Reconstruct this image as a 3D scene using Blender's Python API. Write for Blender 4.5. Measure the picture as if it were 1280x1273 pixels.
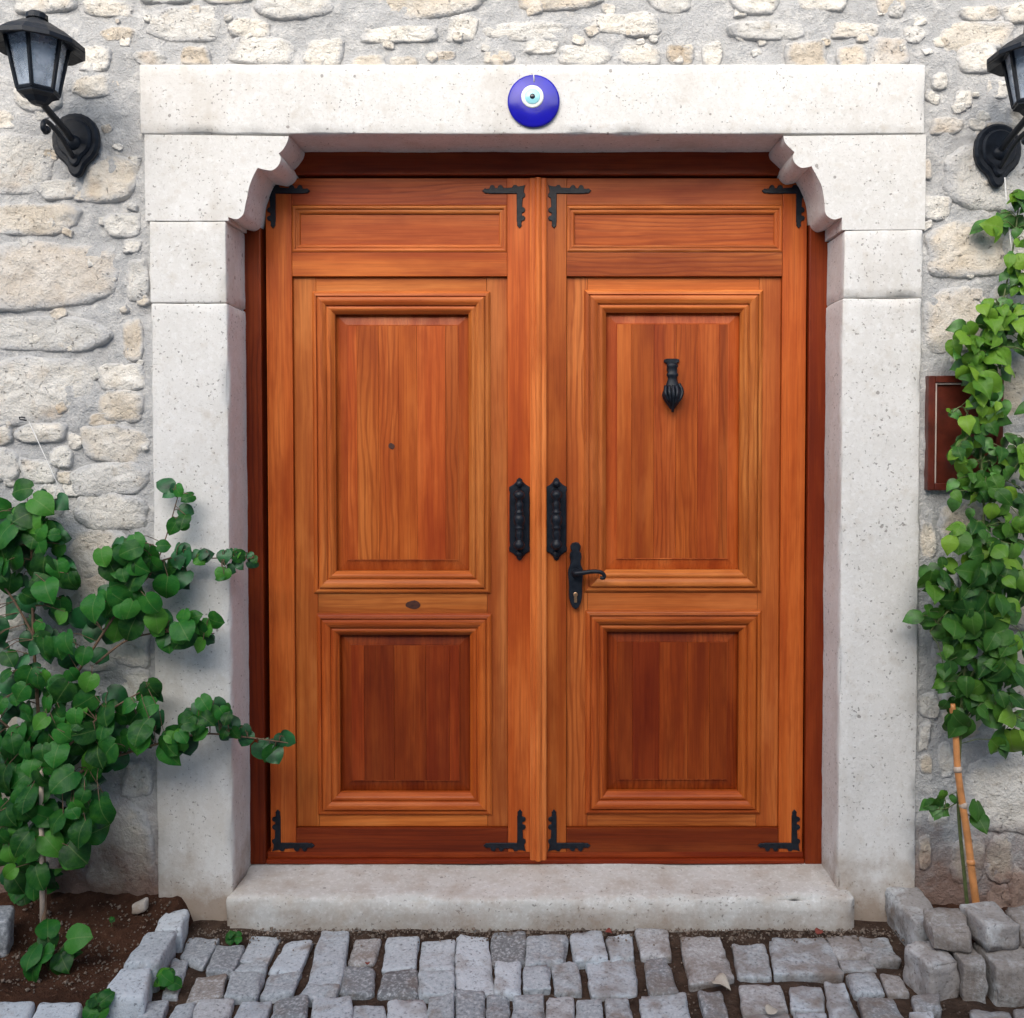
import bpy, bmesh, math, random
from mathutils import Vector, Matrix, noise

random.seed(7)
for o in list(bpy.data.objects):
    bpy.data.objects.remove(o)
S = bpy.context.scene
COL = S.collection
R = math.radians

# ------------------------------------------------------------------ camera
D = 2.90          # camera to stone surround face
H = 1.535         # eye height
F = 1151.0        # focal length in photo pixels (photo 1280 wide)
PITCH = R(1.55)
PPX, PPY = 686.0, 551.0 + F * math.tan(PITCH)
cam = bpy.data.cameras.new('camera')
camo = bpy.data.objects.new('camera', cam)
COL.objects.link(camo)
camo.location = (0, -D, H)
camo.rotation_euler = (R(90) - PITCH, 0, 0)
cam.sensor_width = 36
cam.lens = F / 1280 * 36
cam.shift_x = (640 - PPX) / 1280
cam.shift_y = (PPY - 636.5) / 1280
cam.clip_start = 0.05
cam.clip_end = 2000
S.camera = camo

# ------------------------------------------------------------------ light
SUN_AZ, SUN_EL = R(12), R(30)      # sun to the upper left, in front of the wall
to_sun = Vector((-math.sin(SUN_AZ) * math.cos(SUN_EL), -math.cos(SUN_AZ) * math.cos(SUN_EL), math.sin(SUN_EL)))
W = bpy.data.worlds.new('World')
S.world = W
W.use_nodes = True
nt = W.node_tree
bg = nt.nodes['Background']
sky = nt.nodes.new('ShaderNodeTexSky')
sky.sky_type = 'NISHITA'
sky.sun_disc = False
sky.sun_elevation = SUN_EL
sky.sun_rotation = math.atan2(to_sun.x, to_sun.y)
sky.air_density = 1.0
sky.dust_density = 2.2
sky.ozone_density = 1.0
nt.links.new(sky.outputs[0], bg.inputs[0])
bg.inputs[1].default_value = 0.15
sun = bpy.data.lights.new('sun', 'SUN')
suno = bpy.data.objects.new('sun', sun)
COL.objects.link(suno)
sun.energy = 3.1
sun.angle = R(72)
sun.color = (1.0, 0.965, 0.91)
suno.rotation_euler = to_sun.to_track_quat('Z', 'Y').to_euler()
suno.location = (-3, -5, 8)
S.view_settings.view_transform = 'Standard'
S.view_settings.look = 'None'
S.view_settings.exposure = 0.54
S.view_settings.gamma = 1.0
S.view_settings.use_curve_mapping = False
S.render.engine = 'CYCLES'
S.cycles.use_adaptive_sampling = True
S.cycles.adaptive_threshold = 0.025
S.cycles.max_bounces = 7
S.cycles.diffuse_bounces = 4
S.cycles.glossy_bounces = 3
S.cycles.transparent_max_bounces = 10

# ------------------------------------------------------------------ helpers
cP, sP = math.cos(PITCH), math.sin(PITCH)
def ray(px, py):
    a = (px - PPX) / F
    b = -(py - PPY) / F
    # right=(1,0,0) up=(0,sP,cP) fwd=(0,cP,-sP)
    return Vector((a, cP + b * sP, -sP + b * cP))
def U(px, py, Y):
    d = ray(px, py)
    t = (Y + D) / d.y
    return Vector((d.x * t, Y, H + d.z * t))
def G(px, py, z=0.0):
    d = ray(px, py)
    t = (z - H) / d.z
    return Vector((d.x * t, -D + d.y * t, z))
def fx(px, Y): return U(px, 640, Y).x
def fz(py, Y): return U(660, py, Y).z

def link(name, mesh, mat=None, parent=None):
    o = bpy.data.objects.new(name, mesh)
    COL.objects.link(o)
    if mat is not None and not mesh.materials:
        mesh.materials.append(mat)
    if parent is not None:
        o.parent = parent
        loc = Vector((0, 0, 0))
        p = parent
        while p is not None:
            loc = loc + p.location
            p = p.parent
        o.matrix_parent_inverse = Matrix.Translation(-loc) if parent.parent is None else Matrix.Identity(4)
    return o
def empty(name, loc, label, cat, group=None):
    o = bpy.data.objects.new(name, None)
    o.empty_display_size = 0.1
    COL.objects.link(o)
    o.location = loc
    tag(o, label, cat, group)
    return o
def tag(o, label=None, cat=None, group=None, kind=None):
    if label: o['label'] = label
    if cat: o['category'] = cat
    if group: o['group'] = group
    if kind: o['kind'] = kind
    return o
def mesh_from(name, verts, faces, smooth=False):
    m = bpy.data.meshes.new(name)
    m.from_pydata([tuple(v) for v in verts], [], faces)
    m.validate()
    if smooth:
        m.polygons.foreach_set('use_smooth', [True] * len(m.polygons))
    m.update()
    return m
def bm_done(bm, name, smooth=False, recalc=True):
    if recalc:
        bmesh.ops.recalc_face_normals(bm, faces=bm.faces)
    m = bpy.data.meshes.new(name)
    bm.to_mesh(m)
    bm.free()
    if smooth:
        m.polygons.foreach_set('use_smooth', [True] * len(m.polygons))
    return m

def axis_list(L, r, step):
    if L <= 2.2 * r: r = L * 0.4
    n = max(1, int(round((L - 2 * r) / step)))
    return [0, r * 0.3, r] + [r + (L - 2 * r) * i / n for i in range(1, n)] + [L - r, L - r * 0.3, L], r
def rblock(Lx, Ly, Lz, r, step, amp=0.0, freq=10.0, seed=0.0, mapf=None, amp2=0.0, freq2=3.0, chip=0.0):
    """rounded, slightly uneven stone block; local box 0..L"""
    ax, rx = axis_list(Lx, r, step); ay, ry = axis_list(Ly, r, step); az, rz = axis_list(Lz, r, step)
    A = (ax, ay, az); RR = (rx, ry, rz); LL = (Lx, Ly, Lz)
    vid = {}; verts = []; faces = []
    off = Vector((seed * 13.7, seed * 7.1, seed * 3.3))
    def vert(p):
        k = (round(p[0], 6), round(p[1], 6), round(p[2], 6))
        if k in vid: return vid[k]
        q = Vector([min(max(p[i], RR[i]), LL[i] - RR[i]) for i in range(3)])
        d = Vector(p) - q
        dn = Vector([d[i] / RR[i] for i in range(3)])
        if dn.length > 1e-9: dn.normalize()
        nz = sum(1 for i in range(3) if abs(d[i]) > 1e-7)
        w = q + Vector([dn[i] * RR[i] for i in range(3)])
        a = amp * noise.noise(w * freq + off) + amp2 * noise.noise(w * freq2 + off * 1.7)
        if chip and nz >= 2:
            c = noise.noise(w * 14 + off * 2.1)
            a -= chip * max(0.0, c - 0.05) * 2.2
        w = w + dn * a
        if mapf: w = mapf(w)
        vid[k] = len(verts); verts.append(w)
        return vid[k]
    for a in range(3):
        b, c = (a + 1) % 3, (a + 2) % 3
        for side in (0, 1):
            for i in range(len(A[b]) - 1):
                for j in range(len(A[c]) - 1):
                    ids = []
                    for (ii, jj) in ((i, j), (i + 1, j), (i + 1, j + 1), (i, j + 1)):
                        p = [0, 0, 0]
                        p[a] = LL[a] * side; p[b] = A[b][ii]; p[c] = A[c][jj]
                        ids.append(vert(p))
                    if not side: ids.reverse()
                    faces.append(ids)
    return mesh_from('block', verts, faces, True)
def box_bm(bm, x0, x1, y0, y1, z0, z1):
    m = Matrix.Translation(((x0 + x1) / 2, (y0 + y1) / 2, (z0 + z1) / 2)) @ Matrix.Diagonal((x1 - x0, y1 - y0, z1 - z0, 1))
    return bmesh.ops.create_cube(bm, size=1, matrix=m)['verts']
def box_mesh(x0, x1, y0, y1, z0, z1, bev=0.0, seg=2):
    bm = bmesh.new()
    box_bm(bm, x0, x1, y0, y1, z0, z1)
    if bev:
        bmesh.ops.bevel(bm, geom=list(bm.edges), offset=bev, segments=seg, affect='EDGES', profile=0.6)
    return bm_done(bm, 'box')
def tube_bm(bm, pts, rad, n=8, cap=True):
    pts = [Vector(p) for p in pts]
    rads = rad if isinstance(rad, (list, tuple)) else [rad] * len(pts)
    rings = []
    up = Vector((0.13, 0.97, 0.2))
    for i, p in enumerate(pts):
        t = (pts[min(i + 1, len(pts) - 1)] - pts[max(i - 1, 0)])
        if t.length < 1e-9: t = Vector((0, 0, 1))
        t.normalize()
        a = t.cross(up)
        if a.length < 1e-3: a = t.cross(Vector((1, 0, 0)))
        a.normalize(); b = t.cross(a)
        rings.append([bm.verts.new(p + (a * math.cos(2 * math.pi * k / n) + b * math.sin(2 * math.pi * k / n)) * rads[i]) for k in range(n)])
    for i in range(len(rings) - 1):
        for k in range(n):
            bm.faces.new((rings[i][k], rings[i][(k + 1) % n], rings[i + 1][(k + 1) % n], rings[i + 1][k]))
    if cap and n >= 3:
        bm.faces.new(rings[0][::-1]); bm.faces.new(rings[-1])
def lathe_bm(bm, prof, n=16, mat=Matrix.Identity(4), phase=0.0):
    """prof list of (radius, z) around local z"""
    rings = []
    for (r, z) in prof:
        if r < 1e-6:
            rings.append([bm.verts.new(mat @ Vector((0, 0, z)))])
        else:
            rings.append([bm.verts.new(mat @ Vector((r * math.cos(phase + 2 * math.pi * k / n), r * math.sin(phase + 2 * math.pi * k / n), z))) for k in range(n)])
    for i in range(len(rings) - 1):
        a, b = rings[i], rings[i + 1]
        for k in range(n):
            k2 = (k + 1) % n
            if len(a) == 1 and len(b) == 1: continue
            if len(a) == 1: bm.faces.new((a[0], b[k2], b[k]))
            elif len(b) == 1: bm.faces.new((a[k], a[k2], b[0]))
            else: bm.faces.new((a[k], a[k2], b[k2], b[k]))
    if len(rings[0]) > 1: bm.faces.new(rings[0][::-1])
    if len(rings[-1]) > 1: bm.faces.new(rings[-1])
def plate_bm(bm, outline, y_face, thick, bev=0.0):
    """outline list of (x,z); front at y_face (towards camera = smaller y)"""
    vs = [bm.verts.new((x, y_face + thick, z)) for x, z in outline]
    f = bm.faces.new(vs)
    ret = bmesh.ops.extrude_face_region(bm, geom=[f])
    top = [g for g in ret['geom'] if isinstance(g, bmesh.types.BMVert)]
    for v in top: v.co.y = y_face
    tf = [g for g in ret['geom'] if isinstance(g, bmesh.types.BMFace)]
    if bev:
        es = [e for e in tf[0].edges]
        bmesh.ops.bevel(bm, geom=es, offset=bev, segments=1, affect='EDGES')
def catmull(pts, n=6):
    P = [Vector(p) for p in pts]
    out = []
    for i in range(len(P) - 1):
        p0 = P[max(i - 1, 0)]; p1 = P[i]; p2 = P[i + 1]; p3 = P[min(i + 2, len(P) - 1)]
        for k in range(n):
            t = k / n
            out.append(0.5 * ((2 * p1) + (p2 - p0) * t + (2 * p0 - 5 * p1 + 4 * p2 - p3) * t * t + (3 * p1 - p0 - 3 * p2 + p3) * t ** 3))
    out.append(P[-1])
    return out

# ------------------------------------------------------------------ materials
class NB:
    def __init__(s, name):
        s.m = bpy.data.materials.new(name); s.m.use_nodes = True
        s.t = s.m.node_tree; s.bsdf = s.t.nodes['Principled BSDF']; s.out = s.t.nodes['Material Output']
        s.tc = s.t.nodes.new('ShaderNodeTexCoord'); s.oi = s.t.nodes.new('ShaderNodeObjectInfo')
    def n(s, typ, **kw):
        nd = s.t.nodes.new(typ)
        for k, v in kw.items():
            if k == 'ins':
                for i, val in v.items():
                    if hasattr(val, 'is_output') or isinstance(val, bpy.types.NodeSocket): s.t.links.new(val, nd.inputs[i])
                    else: nd.inputs[i].default_value = val
            else: setattr(nd, k, v)
        return nd
    def noise(s, vec, scale, detail=4, rough=0.55, dist=0.0):
        return s.n('ShaderNodeTexNoise', ins={'Vector': vec, 'Scale': scale, 'Detail': detail, 'Roughness': rough, 'Distortion': dist}).outputs['Fac']
    def ramp(s, fac, stops, interp='LINEAR'):
        r = s.n('ShaderNodeValToRGB', ins={'Fac': fac})
        cr = r.color_ramp; cr.interpolation = interp
        while len(cr.elements) < len(stops): cr.elements.new(0.5)
        for e, (p, c) in zip(cr.elements, stops):
            e.position = p
            e.color = (c, c, c, 1) if isinstance(c, (int, float)) else (c[0], c[1], c[2], 1)
        return r.outputs['Color']
    def mix(s, fac, a, b, mode='MIX'):
        nd = s.n('ShaderNodeMix', data_type='RGBA', blend_type=mode)
        for i, v in ((0, fac), (6, a), (7, b)):
            if isinstance(v, bpy.types.NodeSocket): s.t.links.new(v, nd.inputs[i])
            elif i == 0: nd.inputs[0].default_value = v
            else: nd.inputs[i].default_value = (v[0], v[1], v[2], 1) if not isinstance(v, (int, float)) else (v, v, v, 1)
        return nd.outputs[2]
    def math(s, op, a, b=0.0, clamp=False):
        nd = s.n('ShaderNodeMath', operation=op, use_clamp=clamp)
        for i, v in ((0, a), (1, b)):
            if isinstance(v, bpy.types.NodeSocket): s.t.links.new(v, nd.inputs[i])
            else: nd.inputs[i].default_value = v
        return nd.outputs[0]
    def mapping(s, vec, scale=(1, 1, 1), loc=None, rot=(0, 0, 0)):
        nd = s.n('ShaderNodeMapping', ins={'Vector': vec, 'Scale': scale, 'Rotation': rot})
        if loc is not None:
            if isinstance(loc, bpy.types.NodeSocket): s.t.links.new(loc, nd.inputs['Location'])
            else: nd.inputs['Location'].default_value = loc
        return nd.outputs[0]
    def rnd_off(s, k=37.0):
        v = s.math('MULTIPLY', s.oi.outputs['Random'], k)
        c = s.n('ShaderNodeCombineXYZ', ins={0: v, 1: s.math('MULTIPLY', v, 1.7), 2: s.math('MULTIPLY', v, 0.61)})
        return c.outputs[0]
    def bump(s, height, strength=0.5, dist=0.01, normal=None):
        nd = s.n('ShaderNodeBump', ins={'Height': height, 'Strength': strength, 'Distance': dist})
        if normal is not None: s.t.links.new(normal, nd.inputs['Normal'])
        return nd.outputs[0]
    def set(s, color=None, rough=None, normal=None, **kw):
        for key, v in (('Base Color', color), ('Roughness', rough), ('Normal', normal)):
            if v is None: continue
            if isinstance(v, bpy.types.NodeSocket): s.t.links.new(v, s.bsdf.inputs[key])
            elif key == 'Base Color': s.bsdf.inputs[key].default_value = (v[0], v[1], v[2], 1)
            else: s.bsdf.inputs[key].default_value = v
        for k, v in kw.items():
            s.bsdf.inputs[k.replace('_', ' ')].default_value = v
        return s.m
    @property
    def P(s): return s.tc.outputs['Object']

def soil_splash(b, col, z0=0.10, z1=0.34, c=(0.20, 0.095, 0.055)):
    """mud splashed on the foot of the wall"""
    g = b.n('ShaderNodeNewGeometry')
    z = b.n('ShaderNodeSeparateXYZ', ins={0: g.outputs['Position']}).outputs[2]
    nz = b.noise(g.outputs['Position'], 9, 5, 0.7)
    zz = b.math('ADD', z, b.math('MULTIPLY', b.math('SUBTRACT', nz, 0.5), -0.55))
    mr = b.n('ShaderNodeMapRange', ins={0: zz, 1: z0, 2: z1, 3: 0.8, 4: 0.0}).outputs[0]
    return b.mix(mr, col, c)

def mat_rubble():
    b = NB('rubble_stone'); P = b.P
    tone = b.ramp(b.oi.outputs['Random'], [(0.0, (0.54, 0.45, 0.34)), (0.25, (0.74, 0.70, 0.62)), (0.45, (0.58, 0.56, 0.52)), (0.7, (0.77, 0.72, 0.63)), (0.85, (0.64, 0.55, 0.43)), (1.0, (0.56, 0.50, 0.43))])
    n1 = b.noise(P, 9, 6, 0.65)
    tone = b.mix(b.ramp(n1, [(0.42, 0.0), (0.70, 0.6)]), tone, (0.82, 0.80, 0.75))
    n2 = b.noise(P, 23, 5, 0.7)
    tone = b.mix(b.ramp(n2, [(0.54, 0.0), (0.72, 0.55)]), tone, (0.50, 0.42, 0.32))
    n2b = b.noise(P, 5.3, 3, 0.6)
    tone = b.mix(b.ramp(n2b, [(0.60, 0.0), (0.74, 0.5)]), tone, (0.56, 0.40, 0.25))
    pit = b.noise(P, 75, 3, 0.6)
    pm = b.ramp(pit, [(0.27, 1.0), (0.36, 0.0)])
    tone = b.mix(b.math('MULTIPLY', pm, 0.55), tone, (0.22, 0.18, 0.14))
    # mortar smeared over the rims
    rim = b.n('ShaderNodeAttribute', attribute_name='rim').outputs['Fac']
    sm = b.math('ADD', rim, b.math('MULTIPLY', b.math('SUBTRACT', b.noise(P, 14, 4, 0.65), 0.5), 0.9))
    tone = b.mix(b.ramp(sm, [(0.70, 0.0), (1.0, 0.95)]), tone, (0.50, 0.495, 0.485))
    tone = soil_splash(b, tone)
    h = b.math('ADD', b.math('MULTIPLY', n1, 0.9), b.math('MULTIPLY', n2, 0.55))
    h = b.math('ADD', h, b.math('MULTIPLY', b.noise(P, 130, 3, 0.7), 0.16))
    h = b.math('SUBTRACT', h, b.math('MULTIPLY', pm, 0.25))
    return b.set(tone, 0.95, b.bump(h, 1.0, 0.022), Specular_IOR_Level=0.15)
def mat_mortar():
    b = NB('lime_mortar'); P = b.P
    n1 = b.noise(P, 4, 5, 0.6); n2 = b.noise(P, 26, 5, 0.7); n3 = b.noise(P, 160, 2, 0.6)
    c = b.ramp(n1, [(0.3, (0.40, 0.40, 0.395)), (0.7, (0.52, 0.515, 0.505))])
    c = b.mix(b.ramp(n2, [(0.48, 0.0), (0.66, 0.65)]), c, (0.70, 0.68, 0.64))
    n6 = b.noise(P, 11, 4, 0.65)
    c = b.mix(b.ramp(n6, [(0.56, 0.0), (0.70, 0.5)]), c, (0.42, 0.405, 0.385))
    c = b.mix(b.ramp(n3, [(0.28, 0.5), (0.40, 0.0)]), c, (0.30, 0.28, 0.26))
    c = soil_splash(b, c)
    h = b.math('ADD', b.math('MULTIPLY', n2, 0.8), b.math('MULTIPLY', n3, 0.2))
    return b.set(c, 0.95, b.bump(h, 1.0, 0.018), Specular_IOR_Level=0.12)
def mat_tuff(name, base, dark, splash=(0.02, 0.22)):
    b = NB(name); P = b.P
    v = b.mapping(P, loc=b.rnd_off(11))
    n1 = b.noise(v, 3.2, 4, 0.6)
    c = b.mix(b.ramp(n1, [(0.35, 0.0), (0.7, 0.7)]), base, dark)
    n2 = b.noise(v, 55, 4, 0.75)
    c = b.mix(b.ramp(n2, [(0.50, 0.0), (0.70, 0.6)]), c, (0.82, 0.815, 0.80))
    n4 = b.noise(v, 19, 5, 0.7)
    c = b.mix(b.ramp(n4, [(0.54, 0.0), (0.72, 0.55)]), c, (0.55, 0.50, 0.43))
    n5 = b.noise(v, 130, 2, 0.6)
    c = b.mix(b.ramp(n5, [(0.30, 0.35), (0.42, 0.0)]), c, (0.45, 0.43, 0.40))
    # voids of the volcanic stone, in clusters
    sz = b.noise(v, 9, 3, 0.6)
    vn = b.noise(v, 100, 2, 0.55)
    pit = b.ramp(b.math('SUBTRACT', vn, b.math('MULTIPLY', sz, 0.26)), [(0.168, 1.0), (0.205, 0.0)])
    vo2 = b.n('ShaderNodeTexVoronoi', ins={'Vector': v, 'Scale': 19.0, 'Randomness': 1.0})
    rr = b.n('ShaderNodeSeparateColor', ins={0: vo2.outputs['Color']}).outputs[0]
    big = b.math('MULTIPLY', b.math('LESS_THAN', b.math('ADD', vo2.outputs['Distance'], b.math('MULTIPLY', n2, 0.16)), 0.19), b.math('GREATER_THAN', rr, 0.84))
    pits = b.math('MAXIMUM', pit, big)
    n7 = b.noise(b.mapping(v, (1, 1, 0.45)), 2.1, 5, 0.7)
    c = b.mix(b.ramp(n7, [(0.52, 0.0), (0.66, 0.55)]), c, (0.52, 0.475, 0.41))
    c = b.mix(b.math('MULTIPLY', pits, 0.75), c, (0.26, 0.24, 0.22))
    if splash: c = soil_splash(b, c, splash[0], splash[1], (0.34, 0.25, 0.18))
    h = b.math('SUBTRACT', b.math('ADD', b.math('MULTIPLY', n2, 0.45), b.math('MULTIPLY', n4, 0.7)), b.math('MULTIPLY', pits, 0.5))
    return b.set(c, 0.93, b.bump(h, 0.55, 0.006), Specular_IOR_Level=0.15)
def mat_wood(name, axis, cols=((0.285, 0.043, 0.005), (0.435, 0.095, 0.014), (0.545, 0.155, 0.032)), fig=(0.06, 0.45)):
    b = NB(name); P = b.P
    loc = b.rnd_off(23)
    rnd = b.oi.outputs['Random']
    r2 = b.math('FRACT', b.math('MULTIPLY', rnd, 7.31)); r3 = b.math('FRACT', b.math('MULTIPLY', rnd, 17.7))
    def st(k): return {'z': (1, 1, k), 'x': (k, 1, 1)}[axis]
    streak = b.noise(b.mapping(P, st(0.05), loc), 17, 4, 0.58)
    fib = b.noise(b.mapping(P, st(0.02), loc), 230, 3, 0.65)
    blot = b.noise(b.mapping(P, st(0.30), loc), 7, 4, 0.62)
    # flat-sawn figure, strong on some boards only
    w = b.n('ShaderNodeTexWave', wave_type='BANDS', bands_direction='X' if axis == 'z' else 'Z', wave_profile='SIN',
            ins={'Vector': b.mapping(P, st(0.17), loc), 'Scale': 17.0, 'Distortion': 13.0, 'Detail': 2.0, 'Detail Scale': 0.7, 'Detail Roughness': 0.5}).outputs['Fac']
    c = b.ramp(streak, [(0.28, cols[0]), (0.50, cols[1]), (0.74, cols[2])])
    fm = b.math('MULTIPLY', b.ramp(r3, [(0.35, fig[0]), (0.9, fig[1])]), b.ramp(w, [(0.50, 0.0), (0.95, 1.0)]))
    c = b.mix(fm, c, tuple(x * 0.62 for x in cols[0]))
    c = b.mix(b.ramp(fib, [(0.34, 0.42), (0.54, 0.0)]), c, tuple(x * 0.70 for x in cols[0]))
    c = b.mix(b.ramp(blot, [(0.30, 0.35), (0.46, 0.0)]), c, tuple(min(1, x * 1.25) for x in cols[2]))
    c = b.mix(b.ramp(blot, [(0.50, 0.0), (0.70, 0.75)]), c, tuple(x * 0.85 for x in cols[0]))
    hs = b.n('ShaderNodeHueSaturation', ins={'Color': c})
    b.t.links.new(b.n('ShaderNodeMapRange', ins={0: rnd, 1: 0, 2: 1, 3: 0.74, 4: 1.16}).outputs[0], hs.inputs['Value'])
    b.t.links.new(b.n('ShaderNodeMapRange', ins={0: r2, 1: 0, 2: 1, 3: 0.496, 4: 0.502}).outputs[0], hs.inputs['Hue'])
    h = b.math('ADD', b.math('MULTIPLY', fib, 0.6), b.math('MULTIPLY', fm, -0.3))
    rough = b.n('ShaderNodeMapRange', ins={0: streak, 1: 0.3, 2: 0.7, 3: 0.50, 4: 0.36}).outputs[0]
    return b.set(hs.outputs[0], rough, b.bump(h, 0.25, 0.002), Specular_IOR_Level=0.22)
def mat_iron():
    b = NB('black_iron'); P = b.P
    n = b.noise(P, 60, 4, 0.6)
    c = b.ramp(n, [(0.3, (0.003, 0.0045, 0.008)), (0.7, (0.011, 0.016, 0.025))])
    return b.set(c, b.ramp(n, [(0.3, 0.36), (0.7, 0.55)]), b.bump(n, 0.4, 0.003), Specular_IOR_Level=0.28)
def mat_granite(name='granite_sett', warm=0.0):
    b = NB(name); P = b.P
    v = b.mapping(P, loc=b.rnd_off(19))
    tone = b.ramp(b.oi.outputs['Random'], [(0.0, (0.18, 0.185, 0.19)), (0.25, (0.50, 0.545, 0.585)), (0.5, (0.33, 0.355, 0.37)), (0.75, (0.62, 0.665, 0.71)), (1.0, (0.30, 0.265, 0.235))])
    if warm: tone = b.mix(warm, tone, (0.50, 0.46, 0.41))
    n1 = b.noise(v, 9, 5, 0.6); n2 = b.noise(v, 95, 3, 0.7); n3 = b.noise(v, 24, 4, 0.65)
    c = b.mix(b.ramp(n2, [(0.50, 0.0), (0.66, 0.7)]), tone, (0.60, 0.61, 0.63))
    c = b.mix(b.ramp(n2, [(0.32, 0.75), (0.44, 0.0)]), c, (0.13, 0.13, 0.14))
    c = b.mix(b.ramp(n1, [(0.56, 0.0), (0.72, 0.75)]), c, (0.20, 0.14, 0.10))
    # trodden brown dirt, heavier towards the right end of the lane
    g = b.n('ShaderNodeNewGeometry')
    xx = b.n('ShaderNodeSeparateXYZ', ins={0: g.outputs['Position']}).outputs[0]
    dm = b.math('ADD', b.noise(g.outputs['Position'], 7, 4, 0.7), b.math('MULTIPLY', xx, 0.12))
    c = b.mix(b.ramp(dm, [(0.50, 0.0), (0.66, 0.6)]), c, (0.19, 0.145, 0.115))
    h = b.math('ADD', b.math('MULTIPLY', n3, 0.8), b.math('MULTIPLY', n2, 0.25))
    return b.set(c, 0.8, b.bump(h, 0.9, 0.010), Specular_IOR_Level=0.3)
def mat_soil(name, c0, c1, c2):
    b = NB(name); P = b.P
    n1 = b.noise(P, 14, 6, 0.7); n2 = b.noise(P, 70, 4, 0.7)
    c = b.ramp(n1, [(0.3, c0), (0.65, c1)])
    c = b.mix(b.ramp(n2, [(0.60, 0.0), (0.72, 0.7)]), c, c2)
    h = b.math('ADD', n1, b.math('MULTIPLY', n2, 0.5))
    return b.set(c, 0.97, b.bump(h, 0.9, 0.02), Specular_IOR_Level=0.1)
def mat_leaf(name, stops, tr, gloss=0.42):
    b = NB(name); P = b.P
    c = b.ramp(b.oi.outputs['Random'], stops)
    n = b.noise(b.mapping(P, loc=b.rnd_off(9)), 3.0, 3, 0.6)
    c = b.mix(b.ramp(n, [(0.4, 0.0), (0.75, 0.35)]), c, stops[-1][1])
    x = b.n('ShaderNodeSeparateXYZ', ins={0: P})
    ax = b.math('ABSOLUTE', x.outputs[0])
    # pale midrib and side veins
    vein = b.math('LESS_THAN', ax, 0.018)
    ang = b.math('FRACT', b.math('MULTIPLY', b.math('SUBTRACT', x.outputs[1], b.math('MULTIPLY', ax, 0.7)), 6.0))
    sv = b.math('LESS_THAN', ang, 0.09)
    vm = b.math('MAXIMUM', b.math('MULTIPLY', vein, 0.30), b.math('MULTIPLY', sv, 0.08))
    c = b.mix(vm, c, (0.22, 0.32, 0.10))
    b.set(c, gloss, b.bump(b.math('ADD', b.math('MULTIPLY', vm, -1.0), n), 0.12, 0.04), Specular_IOR_Level=0.22)
    tl = b.n('ShaderNodeBsdfTranslucent', ins={'Color': (tr[0], tr[1], tr[2], 1)})
    ms = b.n('ShaderNodeMixShader', ins={0: 0.22})
    b.t.links.new(b.bsdf.outputs[0], ms.inputs[1]); b.t.links.new(tl.outputs[0], ms.inputs[2])
    b.t.links.new(ms.outputs[0], b.out.inputs[0])
    return b.m
def mat_plain(name, col, rough=0.6, nscale=30, var=0.25, bump=0.3, **kw):
    b = NB(name)
    n = b.noise(b.P, nscale, 4, 0.6)
    c = b.ramp(n, [(0.3, tuple(x * (1 - var) for x in col)), (0.7, tuple(min(1, x * (1 + var)) for x in col))])
    return b.set(c, rough, b.bump(n, bump, 0.003), **kw)
def mat_glass():
    b = NB('lantern_glass')
    tr = b.n('ShaderNodeBsdfTransparent', ins={'Color': (0.96, 0.98, 1.0, 1)})
    gl = b.n('ShaderNodeBsdfGlossy', ins={'Color': (0.9, 0.95, 1, 1), 'Roughness': 0.04})
    fr = b.n('ShaderNodeLayerWeight', ins={'Blend': 0.35})
    f = b.math('ADD', b.math('MULTIPLY', fr.outputs['Fresnel'], 0.5), 0.10, clamp=True)
    ms = b.n('ShaderNodeMixShader', ins={0: f})
    b.t.links.new(tr.outputs[0], ms.inputs[1]); b.t.links.new(gl.outputs[0], ms.inputs[2])
    # pale blue diffuse layer paints the sky's reflection into the panes
    df = b.n('ShaderNodeBsdfDiffuse', ins={'Color': (0.70, 0.78, 0.88, 1)})
    ms2 = b.n('ShaderNodeMixShader', ins={0: b.ramp(b.noise(b.P, 22, 3, 0.6), [(0.35, 0.12), (0.65, 0.42)])})
    b.t.links.new(ms.outputs[0], ms2.inputs[1]); b.t.links.new(df.outputs[0], ms2.inputs[2])
    b.t.links.new(ms2.outputs[0], b.out.inputs[0])
    return b.m

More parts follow.
